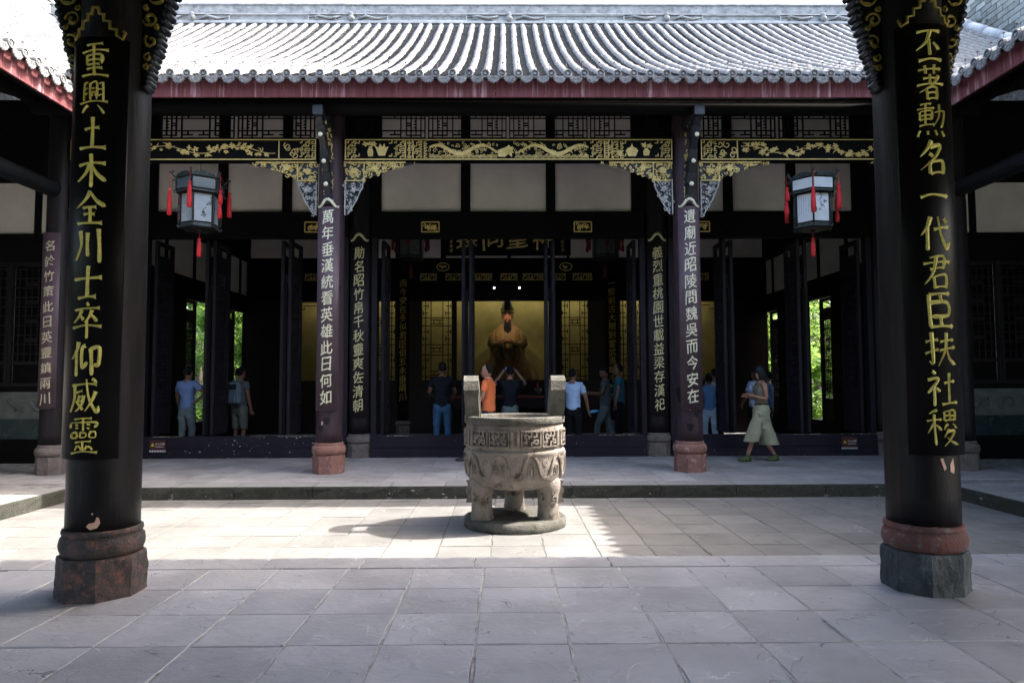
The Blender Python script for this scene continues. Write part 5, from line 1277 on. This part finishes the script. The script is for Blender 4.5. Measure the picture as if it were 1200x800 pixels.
def person(label, loc, rz, h=1.70, top=None, bottom=None, skin=None, arms=None, legs=None, head=(0, 0), hair='short', build=1.0, shorts=False, female=False, sleeve=.55, lean=(0, 0), shoe=None, group='visitors', collar=None, bald=False):
    s = h/1.72; t = thing('person', label, 'person', loc, rz, group); sk = skin or skinM; w = build; lx, ly = lean
    dA = {'L': [(-.235, -.01, 1.14), (-.25, .05, .90)], 'R': [(.235, -.01, 1.14), (.25, .05, .90)]}
    dL = {'L': [(-.105, .02, .50), (-.11, -.02, .09)], 'R': [(.105, .02, .50), (.11, -.02, .09)]}
    A = {**dA, **(arms or {})}; Lg = {**dL, **(legs or {})}
    def v(p, lf_=0): return (p[0]*s+lx*lf_, p[1]*s+ly*lf_, p[2]*s)
    shw = .150 if female else .170
    tors = [(v((0, 0, .94), .0), (.135*s*w, .10*s*w)), (v((0, 0, 1.06), .3), ((.105 if female else .125)*s*w, .09*s*w)), (v((0, .0, 1.24), .7), (.135*s*w, .10*s*w)), (v((0, -.01, 1.37), 1), (.12*s*w, .085*s*w)), (v((0, -.01, 1.445), 1), (.058*s, .055*s)), (v((0, .005, 1.52), 1), (.050*s, .052*s))]
    tors[0] = (tors[0][0], (.112*s*w, .085*s*w)); tors[1] = (tors[1][0], ((.095 if female else .108)*s*w, .078*s*w)); N = list(tors); E_ = [(0, 1), (1, 2), (2, 3), (3, 4), (4, 5)]; ex = MB()
    for S_, sg in (('L', -1), ('R', 1)):
        i0 = len(N); el, wr = A[S_]; N += [(v((sg*shw, -.01, 1.395), 1), .052*s), (v(el, 1), .040*s), (v(wr, 1), .028*s)]
        d = (Vector(v(wr, 1))-Vector(v(el, 1))).normalized(); hd = Vector(v(wr, 1))+d*.075*s; N.append((tuple(hd), (.040*s, .020*s)))
        E_ += [(3, i0), (i0, i0+1), (i0+1, i0+2), (i0+2, i0+3)]; fingers(ex, v(wr, 1), tuple(hd), .35, s)
    for S_, sg in (('L', -1), ('R', 1)):
        i0 = len(N); kn, an = Lg[S_]; N += [(v((sg*.085, 0, .86)), .066*s*w), (v(kn), .050*s), (v(an), .038*s)]; E_ += [(0, i0), (i0, i0+1), (i0+1, i0+2)]
    hc = Vector(v((0, .02, 1.605), 1)); hm, HM = head_rings(hc, head[0], head[1], s); ex.v += hm.v; o_ = len(ex.v)-len(hm.v); ex.f += [tuple(i+o_ for i in f) for f in hm.f]
    skin_mesh(N, E_, sk, 'body', t, 1, 0, ex)
    # hair
    mb = MB()
    if hair == 'short':
        mb.loft([[(rx*cos(2*pi*k/16), cy+ry*sin(2*pi*k/16)+(0 if z > .02 else -.0), z) for k in range(16)] for z, rx, ry, cy in ((-.045, .060, .045, -.056), (-.01, .078, .070, -.040), (.03, .081, .086, -.026), (.06, .079, .096, -.014), (.09, .068, .088, -.012), (.115, .045, .062, -.014), (.13, .012, .018, -.014))])
    elif hair == 'bald':
        mb.loft([[(rx*cos(2*pi*k/16), cy+ry*sin(2*pi*k/16), z) for k in range(16)] for z, rx, ry, cy in ((-.045, .060, .045, -.056), (-.01, .078, .066, -.044), (.03, .0805, .078, -.034), (.06, .077, .074, -.032), (.09, .066, .066, -.030), (.115, .044, .046, -.030), (.127, .012, .014, -.03))])
    elif hair == 'bob':
        mb.loft([[(rx*cos(2*pi*k/20), cy+ry*sin(2*pi*k/20), z) for k in range(20)] for z, rx, ry, cy in ((-.135, .085, .075, -.025), (-.12, .102, .095, -.022), (-.07, .112, .108, -.018), (-.01, .110, .112, -.016), (.05, .100, .110, -.012), (.09, .082, .092, -.012), (.12, .050, .060, -.012), (.137, .015, .02, -.012))])
    elif hair == 'bun':
        mb.loft([[(rx*cos(2*pi*k/16), cy+ry*sin(2*pi*k/16), z) for k in range(16)] for z, rx, ry, cy in ((-.06, .060, .050, -.050), (-.01, .080, .078, -.034), (.04, .082, .094, -.018), (.09, .068, .088, -.012), (.115, .045, .062, -.014), (.13, .012, .018, -.014))]); mb.lathe([(.01, -.04), (.035, -.025), (.042, 0), (.035, .025), (.01, .04)], 10, (0, -.10, .06))
    random.seed(len(label)); mb.map(lambda a, b, c: (a+jit(.003), b+jit(.003), c+jit(.002)))
    mb.xf(HM); mb.build('hair', hairbM if hair == 'bob' else hairM, t)
    for sg in (-1, 1):
        mb = MB(); mb.lathe([(.001, -.006), (.011, 0), (.001, .006)], 8, (sg*.030, .092, .018)); mb.tube([(sg*.045, .088, .037), (sg*.03, .096, .041), (sg*.016, .094, .038)], .004, 4); mb.xf(HM); mb.build('eye', hairM, t)
    # clothes
    if top:
        k = 1.0; N2 = [(v((0, 0, .835), .0), (.156*s*w, .122*s*w)), (v((0, 0, .98), .15), (.148*s*w, .116*s*w)), (v((0, 0, 1.08), .35), ((.125 if female else .143)*s*w, .110*s*w)), (v((0, 0, 1.24), .7), (.150*s*w, .118*s*w)), (v((0, -.01, 1.365), 1), (.134*s*w, .100*s*w)), (v((0, -.01, 1.435), 1), (.078*s, .070*s)), (v((0, -.004, 1.462), 1), (.066*s, .062*s))]
        E2 = [(i, i+1) for i in range(6)]
        if sleeve > 0:
            for S_, sg in (('L', -1), ('R', 1)):
                el = Vector(v(A[S_][0], 1)); wr = Vector(v(A[S_][1], 1)); sh = Vector(v((sg*shw, -.01, 1.395), 1)); i0 = len(N2); N2.append((tuple(sh), .070*s))
                if sleeve <= 1: N2.append((tuple(sh+(el-sh)*sleeve*.5), .070*s)); N2.append((tuple(sh+(el-sh)*sleeve), .068*s)); E2 += [(4, i0), (i0, i0+1), (i0+1, i0+2)]
                else: N2 += [(tuple(el), .056*s), (tuple(el+(wr-el)*(sleeve-1)), .045*s)]; E2 += [(4, i0), (i0, i0+1), (i0+1, i0+2)]
        skin_mesh(N2, E2, top, 'shirt', t, 3, 0, crease=.016)
        if collar:
            mb = MB(); mb.lathe([(.070, 0), (.078, .006), (.070, .030), (.064, .045), (.056, .035)], 16, v((0, -.004, 1.452), 1), sy=.95, cap=False); mb.build('collar', collar, t)
            mb = MB(); mb.lathe([(.0735, .030), (.0715, .036), (.069, .036)], 16, v((0, -.004, 1.452), 1), sy=.95, cap=False); mb.build('collar_stripe', wtM, t)
    if bottom:
        N3 = [(v((0, 0, .99), .15), (.140*s*w, .108*s*w)), (v((0, 0, .90), 0), (.145*s*w, .112*s*w))]; E3 = [(0, 1)]
        for S_, sg in (('L', -1), ('R', 1)):
            kn = Vector(v(Lg[S_][0])); an = Vector(v(Lg[S_][1])); hp = Vector(v((sg*.088, 0, .82))); i0 = len(N3)
            N3.append((tuple(hp), .098*s*w)); N3.append((tuple(kn), (.085 if shorts else .072)*s)); E3 += [(1, i0), (i0, i0+1)]
            if shorts: N3.append((tuple(kn+(an-kn)*.18), .088*s)); E3.append((i0+1, i0+2))
            else: N3 += [(tuple(kn+(an-kn)*.5), .066*s), (tuple(kn+(an-kn)*.97), .062*s)]; E3 += [(i0+1, i0+2), (i0+2, i0+3)]
        skin_mesh(N3, E3, bottom, 'trousers', t, 3, 0, crease=.015)
    for S_ in 'LR':
        an = Vector(v(Lg[S_][1])); z0 = max(0, an.z-.09*s); mb = MB()
        mb.loft([[(an.x+rx*cos(2*pi*k/12)*s, an.y+dy*s+0, z0+z*s) if False else (an.x+rx*s*cos(2*pi*k/12), an.y+(cy+ry*sin(2*pi*k/12))*s, z0+z*s) for k in range(12)] for z, rx, ry, cy in ((0, .040, .125, .055), (.02, .045, .132, .055), (.045, .042, .115, .045), (.075, .036, .055, .0), (.10, .034, .045, -.008))])
        mb.build('shoe', shoe or shoeM, t)
    return t, v, A
shoeM = M('dark shoe', (.03, .03, .035), rough=.5, bump=.05)
gG = 'visitors in the hall'
orange = cloth('orange polo', (.85, .22, .08)); navy = cloth('navy trousers', (.02, .025, .05)); blackT = cloth('black tee', (.012, .014, .02)); denim = cloth('denim', (.05, .13, .24), .7)
ltblue = cloth('light blue tee', (.42, .58, .86)); dark = cloth('dark trousers', (.012, .012, .016)); greytee = cloth('grey tee', (.10, .12, .14)); teal = cloth('teal tee', (.03, .16, .24)); blueT = cloth('mid blue tee', (.17, .27, .52))
greytr = cloth('grey green trousers', (.16, .21, .22)); bshirt = cloth('blue blouse', (.12, .26, .48)); ltr = cloth('pale trousers', (.50, .62, .78)); khaki = cloth('khaki shorts', (.14, .16, .13)); packM = cloth('grey blue backpack', (.16, .22, .28)); packdM = cloth('backpack dark', (.03, .04, .06))
sage = cloth('sage culottes', (.42, .425, .30), .82); olive = cloth('olive top', (.22, .21, .16)); greenS = M('green patterned shoe', (.09, .13, .02), (.02, .035, .015), 60, rough=.5, bump=.1)
person('balding man in a bright orange polo shirt facing left behind the censer', (-.36, 12.30, 0), radians(90-14), 1.72, orange, navy, skinM, {'L': [(-.245, .02, 1.15), (-.23, .20, .98)], 'R': [(.24, .0, 1.14), (.22, .14, .92)]}, {'L': [(-.10, .22, .50), (-.10, .42, .09)], 'R': [(.10, -.06, .50), (.10, -.28, .12)]}, (.1, -.08), 'bald', 1.12, collar=orange, sleeve=.72, lean=(0, .02), group=gG)
person('man in a black tee raising both arms to photograph the statue', (.03, 13.95, 0), 0, 1.72, blackT, greytr, skinM, {'L': [(-.33, .12, 1.36), (-.15, .22, 1.60)], 'R': [(.33, .12, 1.36), (.15, .22, 1.60)]}, hair='short', build=1.08, sleeve=.5, group=gG)
person('man in a light blue tee right of the censer holding a blue bottle', (1.27, 13.55, 0), radians(-12), 1.66, ltblue, dark, skindM, {'L': [(-.24, .02, 1.14), (-.24, .12, .90)], 'R': [(.27, -.02, 1.13), (.31, .06, .88)]}, head=(-.2, 0), hair='short', build=1.15, sleeve=.72, group=gG)
person('man in a black tee and blue jeans at the left of the central doorway', (-1.33, 13.75, 0), radians(6), 1.80, blackT, denim, skindM, {'L': [(-.25, .08, 1.15), (-.2, .28, 1.10)], 'R': [(.25, .08, 1.15), (.2, .3, 1.05)]}, hair='short', build=1.12, sleeve=.6, group=gG)
person('dim man in a grey tee with bent arms at the right of the central doorway', (2.08, 14.7, 0), radians(80), 1.72, greytee, greytr, skindM, {'L': [(-.22, .06, 1.14), (-.12, .32, 1.14)], 'R': [(.22, .06, 1.14), (.12, .32, 1.16)]}, {'L': [(-.1, .16, .5), (-.1, .22, .09)], 'R': [(.1, -.06, .5), (.1, -.22, .1)]}, (0, -.3), 'short', 1.1, group=gG)
person('dim man in a teal tee behind the man in the grey tee', (2.40, 14.85, 0), radians(75), 1.78, teal, dark, skindM, hair='bald', build=1.15, group=gG)
person('woman with a bun, blue blouse and pale trousers beside the right hall column', (4.12, 14.0, 0), radians(-15), 1.56, bshirt, ltr, skindM, hair='bun', female=True, sleeve=.9, group=gG)
person('taller visitor in a pale blue shirt behind the woman with the bun', (4.42, 14.6, 0), radians(-10), 1.66, cloth('pale blue shirt', (.26, .38, .55)), dark, skindM, hair='short', sleeve=.9, group=gG)
person('man in a light blue shirt and black trousers half hidden behind the walking woman', (5.02, 13.8, 0), radians(25), 1.66, cloth('sky shirt', (.42, .56, .80)), dark, skindM, {'L': [(-.26, .04, 1.14), (-.22, .2, .98)]}, hair='short', build=1.2, sleeve=.7, group=gG)
person('visitor in a blue patterned shirt in the gloom right of the walking woman', (5.45, 14.3, 0), radians(60), 1.60, cloth('blue patterned shirt', (.10, .18, .34)), dark, skindM, {'L': [(-.2, .1, 1.12), (-.1, .26, 1.14)], 'R': [(.2, .1, 1.12), (.1, .26, 1.16)]}, hair='short', sleeve=.9, group=gG)
person('man in a blue tee with one hand on his hip in the left bay', (-6.40, 13.7, 0), radians(-8), 1.72, blueT, greytr, skindM, {'R': [(.42, -.06, 1.20), (.20, -.02, 1.04)], 'L': [(-.24, .03, 1.14), (-.24, .12, .90)]}, hair='short', build=1.1, sleeve=.72, group=gG)
pk, pv, pa = person('man with a grey blue backpack and shorts in the left bay', (-5.55, 14.2, 0), radians(-25), 1.72, greytee, khaki, skindM, hair='short', build=1.1, shorts=True, group=gG)
mb = MB(); mb.loft([[(sx*.16*k, -.13-.10*(1 if sy < 0 else 0)*k, z) for sx, sy in ((-1, 1), (1, 1), (1, -1), (-1, -1))] for z, k in ((.98, .8), (1.0, 1), (1.25, 1.02), (1.36, .9), (1.42, .6))], smooth=False); bo = mb.build('backpack', packM, pk)
mb = MB(); mb.box(-.13, .13, -.25, -.22, 1.27, 1.38, .01); mb.build('flap', packdM, bo)
mb = MB(); mb.box(-.10, .10, -.245, -.22, 1.02, 1.22, .01); mb.build('pocket', packM, bo)
# blue bottle in the hand
tb = thing('water_bottle', 'small blue plastic bottle held by the man in the light blue tee', 'bottle', (1.60, 13.57, .80), radians(0))
tb.rotation_euler = (0, radians(80), 0)
mb = MB(); mb.lathe([(.01, 0), (.030, .005), (.031, .12), (.025, .15), (.012, .165)], 12); mb.build('bottle_body', M('blue bottle', (.06, .30, .55), rough=.2, bump=0), tb)
mb = MB(); mb.lathe([(.014, .166), (.014, .185), (.002, .186)], 10); mb.build('cap', M('blue cap', (.04, .25, .6), rough=.4, bump=0), tb)
# phone of the photographer
tp = thing('phone', 'phone held up by the photographing man in black', 'phone', (.03, 14.22, 1.66)); mb = MB(); mb.box(-.085, .085, -.005, .005, -.04, .04, .003); mb.build('case', blackM, tp); mb = MB(); mb.box(-.08, .08, -.0065, -.0052, -.035, .035); mb.build('screen', M('phone screen', (.02, .05, .2), emit=((.1, .2, .9), .25)), tp)

# walking woman
wt, v, A_ = person('woman with bobbed hair in an olive tank top and sage culottes walking left', (4.45, 12.05, 0), radians(90), 1.665, None, None, skinM, {'L': [(-.20, -.03, 1.13), (-.10, .22, 1.20)], 'R': [(.20, -.05, 1.12), (.09, .20, 1.17)]},
                   {'L': [(-.08, .17, .48), (-.07, .30, .11)], 'R': [(.085, -.02, .48), (.085, -.27, .10)]}, (radians(35), -.25), 'bob', .92, female=True, shoe=greenS, group='visitors walking past the hall')
def ell(cx, cy, z, rx, ry, n=32, wob=0): return [(cx+rx*cos(2*pi*k/n)*(1+wob*sin(3*k+z*20)), cy+ry*sin(2*pi*k/n)*(1+wob*cos(2*k+z*15)), z) for k in range(n)]
mb = MB(); mb.loft([ell(0, 0, 1.0, .125, .105), ell(0, 0, 1.06, .125, .105), ell(0, 0, 1.12, .125, .108), ell(0, .01, 1.22, .145, .128), ell(0, .005, 1.29, .140, .118), ell(0, 0, 1.335, .115, .09)], cap=False)
for sg in (-1, 1):
    mb.tube([(sg*.085, .095, 1.28), (sg*.09, .06, 1.36), (sg*.095, 0, 1.40), (sg*.09, -.06, 1.36), (sg*.075, -.09, 1.27)], .014, 6)
mb.build('tank_top', olive, wt)
mb = MB(); mb.loft([ell(0, 0, .985, .135, .118), ell(0, 0, 1.015, .130, .112)], cap=False); mb.build('belt', blackM, wt)
mb = MB(); mb.loft([ell(0, 0, 1.0, .132, .113), ell(0, 0, .94, .150, .135), ell(0, 0, .88, .165, .152), ell(0, 0, .80, .13, .13)], cap=False)
mb.loft([ell(-.070, .01, .90, .085, .13), ell(-.075, .03, .80, .10, .145), ell(-.08, .10, .66, .11, .135, wob=.03), ell(-.08, .18, .48, .115, .13, wob=.05), ell(-.08, .23, .36, .12, .13, wob=.06)], cap=False)
mb.loft([ell(.070, -.01, .90, .085, .135), ell(.078, -.02, .80, .10, .15), ell(.085, -.05, .66, .115, .15, wob=.03), ell(.09, -.11, .48, .125, .155, wob=.05), ell(.09, -.16, .29, .13, .16, wob=.07)], cap=False)
mb.map(lambda x, y, z: (x*(1+.05*sin(atan2(y, x)*7+z*5)*(1.05-z)), y*(1+.05*sin(atan2(y, x)*9+z*7)*(1.05-z)), z)); mb.build('culottes', sage, wt)
mb = MB()
for (x, y, z, w_, h_) in ((-.215, .0, .58, .13, .13), (-.185, .05, .80, .10, .05)):
    mb.box(x, x+.02, y-w_/2, y+w_/2, z, z+h_, .004); mb.box(x-.008, x+.01, y-w_/2-.005, y+w_/2+.005, z+h_-.035, z+h_, .003)
mb.build('cargo_pocket', sage, wt)

# ------------------------------------------------------------------ statue and altar
st = thing('seated_statue', 'large statue of a bearded official in an ochre robe seated in the lit shrine', 'statue', (0, 19.62, 1.36))
robeM = M('ochre gilded robe', (.21, .115, .028), (.11, .06, .014), 5, rough=.6, spec=.3, bump=.2, bscale=12); faceM = M('painted statue face', (.46, .17, .08), (.38, .13, .06), 6, rough=.4, bump=.05); grM = M('green sash', (.05, .12, .07), rough=.6)
def fold(x, y, z, k=.03, n=9): 
    a = atan2(y, x); f = 1+k*sin(a*n+z*3); return (x*f, y*f, z)
mb = MB(); mb.loft([ell(0, -.02, z, rx, ry, 48) for z, rx, ry in ((-.05, .92, .60), (.2, .88, .58), (.42, .80, .52), (.56, .66, .44), (.70, .52, .36), (.87, .49, .32), (1.05, .51, .31), (1.2, .52, .30), (1.36, .49, .27), (1.48, .43, .23), (1.58, .33, .19), (1.66, .21, .16), (1.71, .13, .13))])
mb.map(lambda x, y, z: fold(x, y, z, .022, 11)); mb.build('robe', robeM, st)
for sg in (-1, 1):
    mb = MB(); mb.tube([(sg*.33, -.06, 1.50), (sg*.42, -.12, 1.28), (sg*.44, -.20, 1.10), (sg*.36, -.30, 1.02), (sg*.22, -.38, 1.08), (sg*.09, -.43, 1.20)], [.08, .12, .14, .14, .12, .07], 16); mb.tube([(sg*.30, -.30, 1.05), (sg*.30, -.36, .85), (sg*.27, -.38, .66), (sg*.24, -.37, .52)], [.13, .12, .09, .03], 14); mb.map(lambda x, y, z: (x+.008*sin(z*40), y+.014*sin(z*55+x*22), z+.010*sin(x*45+z*20))); mb.build('sleeve', robeM, st)
    mb = MB(); mb.tube([(sg*.10, -.46, 1.10), (sg*.13, -.48, .9), (sg*.10, -.48, .66)], [.028, .032, .02], 8); mb.build('sash', grM, st)
mb = MB(); mb.tube([(-.07, -.48, 1.14), (0, -.51, 1.18), (.07, -.48, 1.14)], [.04, .05, .04], 10)
for q in range(5): mb.tube([(-.05+.025*q, -.53, 1.10), (-.045+.023*q, -.55, 1.16), (-.035+.018*q, -.52, 1.21)], .012, 6)
mb.build('hands', faceM, st)
hm, HM = head_rings(Vector((0, -.08, 1.93)), pi, -.06, 2.0); hm.tube([(0, -.05, 1.70), (0, -.06, 1.85)], .11, 12); hm.build('head', faceM, st)
for sg in (-1, 1):
    mb = MB(); mb.lathe([(.002, -.006), (.011, 0), (.002, .006)], 8, (sg*.030, .093, .016)); mb.xf(HM); mb.build('eye', hairM, st)
    mb = MB(); mb.tube([(sg*.05, .088, .034), (sg*.032, .098, .040), (sg*.014, .096, .034)], [.002, .005, .003], 5); mb.xf(HM); mb.build('eyebrow', hairM, st)
    mb = MB(); mb.tube([(sg*.004, .108, -.058), (sg*.03, .098, -.066), (sg*.042, .08, -.12)], [.006, .007, .003], 5); mb.xf(HM); mb.build('moustache', hairM, st)
mb = MB()
for k in range(9):
    x = (k-4)*.011; mb.tube([(x*.7, .088-abs(x)*.3, -.098), (x*1.0, .105-abs(x)*.4, -.14), (x*1.1, .115-abs(x)*.4, -.20), (x*1.0, .12, -.27+abs(x)*.9)], [.004, .006, .005, .0015], 6)
mb.xf(HM); mb.build('beard', hairM, st)
mb = MB(); mb.lathe([(.080, .03), (.084, .05), (.080, .10), (.070, .16), (.060, .20), (.050, .215), (.01, .22)], 20, (0, -.008, 0), sy=1.2); mb.box(-.095, -.082, -.05, .0, .02, .11, .004); mb.box(.082, .095, -.05, .0, .02, .11, .004); mb.xf(HM); mb.build('hat', M('dark bronze hat', (.06, .05, .025), rough=.5, bump=.3), st)
mb = MB(); mb.lathe([(.086, .045), (.089, .06), (.086, .075)], 20, (0, -.008, 0), sy=1.2, cap=False); mb.xf(HM); mb.build('hat_band', golddimM, st)
t = thing('altar_table', 'dark red altar table with raised edge in front of the shrine', 'table', (0, 17.9, 0))
mb = MB(); mb.box(-1.6, 1.6, -.35, .35, .98, 1.04, .01); mb.build('table_top', redwoodM, t)
mb = MB(); mb.box(-1.5, 1.5, -.30, -.27, .72, .975); mb.build('apron', redwoodM, t)
mb = MB(); mb.box(-1.6, 1.6, -.362, -.352, .985, 1.03); mb.build('red_edge', M('red edge', (.25, .02, .02), rough=.4), t)
for x in (-1.45, 1.45):
    for y in (-.28, .28): mb = MB(); mb.box(x-.05, x+.05, y-.05, y+.05, 0, .978, .008); mb.build('leg', redwoodM, t)
for x, lab in ((-.75, 'small dark incense pot at the left of the altar table'), (.78, 'small dark incense pot at the right of the altar table')):
    t = thing('incense_pot', lab, 'pot', (x, 17.9, 1.04), 0, 'pots on the altar table'); mb = MB(); mb.lathe([(.05, 0), (.06, .02), (.10, .08), (.11, .14), (.09, .17), (.10, .19)], 16); mb.build('bowl', patM, t)
    mb = MB()
    for q in range(5): mb.tube([(jit(.04), jit(.04), .16), (jit(.05), jit(.05), .36)], .004, 4)
    mb.build('incense_sticks', tassM, t)

# ------------------------------------------------------------------ trees behind the hall
def tree(x, y, h, r, label, seed, n=9000):
    rr = random.Random(seed); t = thing('garden_tree', label, 'tree', (x, y, -.3), 0, 'garden trees behind the hall')
    mb = MB(); mb.tube([(0, 0, 0), (.1, 0, h*.25), (.05, .1, h*.5), (.1, .1, h*.8)], [.16, .12, .09, .04], 8)
    for k in range(7):
        a = rr.random()*6.28; z = h*rr.uniform(.15, .6); mb.tube([(.05, .05, z), (r*.4*cos(a), r*.4*sin(a), z+h*.15), (r*.8*cos(a), r*.8*sin(a), z+h*.22)], [.06, .04, .015], 6)
    mb.build('trunk', barkM, t)
    cl = [(rr.uniform(-1, 1)*r*.8, rr.uniform(-1, 1)*r*.8, h*rr.uniform(.05, 1), rr.uniform(.25, .6)) for _ in range(34)]
    vs, fs = [], []
    for i in range(n):
        c = cl[i % len(cl)]; d = Vector((rr.gauss(0, 1), rr.gauss(0, 1), rr.gauss(0, 1))).normalized()*c[3]*rr.uniform(.5, 1.1); p = Vector(c[:3])+d
        u = Vector((rr.gauss(0, 1), rr.gauss(0, 1), rr.gauss(0, .5))).normalized(); w = u.cross(Vector((rr.gauss(0, .4), rr.gauss(0, .4), 1))).normalized(); L = rr.uniform(.07, .14)
        o = len(vs); vs += [tuple(p-u*L), tuple(p+w*L*.45), tuple(p+u*L), tuple(p-w*L*.45)]; fs.append((o, o+1, o+2, o+3))
    mb = MB(); mb.add(vs, fs); mb.build('crown', leafM, t)
tree(-9.6, 24.6, 5.2, 1.6, 'bright green garden tree seen through the first doorway of the left side wall', 1)
tree(-10.9, 26.6, 6.0, 1.9, 'leafy tree behind the first tree on the left', 2)
tree(-8.4, 23.6, 4.2, 1.2, 'small bushy tree seen through the second doorway of the left side wall', 3)
tree(10.9, 26.3, 6.2, 1.9, 'leafy tree behind the first tree on the right', 4)
tree(9.5, 24.4, 5.0, 1.5, 'bright green garden tree seen through the first doorway of the right side wall', 5)
tree(8.3, 23.2, 4.2, 1.1, 'small bushy tree seen through the second doorway of the right side wall', 6)
tree(-12.9, 28.6, 6.0, 2.0, 'tree at the far left of the back garden', 7, 4000); tree(13.0, 28.6, 6.0, 2.0, 'tree at the far right of the back garden', 8, 4000)

for sg in (-1, 1):
    rr = random.Random(77+sg); t = thing('garden_hedge', 'tall clipped green hedge closing the %s side of the back garden' % ('left' if sg < 0 else 'right'), 'hedge', (sg*12, 30.5, -.3), 0, 'hedges of the back garden')
    vs, fs = [], []
    for i in range(16000):
        p = Vector((rr.uniform(-6, 6), rr.gauss(0, .35)-.2, rr.uniform(0, 7)**1.0)); p.y += .5*noise.noise(Vector((p.x, 0, p.z)))
        u = Vector((rr.gauss(0, 1), rr.gauss(0, 1), rr.gauss(0, .5))).normalized(); w = u.cross(Vector((rr.gauss(0, .4), rr.gauss(0, .4), 1))).normalized(); L = rr.uniform(.12, .22)
        o = len(vs); vs += [tuple(p-u*L), tuple(p+w*L*.5), tuple(p+u*L), tuple(p-w*L*.5)]; fs.append((o, o+1, o+2, o+3))
    mb = MB(); mb.add(vs, fs); mb.build('foliage', leafM, t)
    mb = MB()
    for k in range(13): x = -5.8+k*.95; mb.tube([(x, 0, 0), (x+jit(.1), .05, 2.5), (x+jit(.2), 0, 6.3)], [.07, .05, .02], 6)
    o = mb.build('stems', barkM, t); o['kind'] = 'stuff'
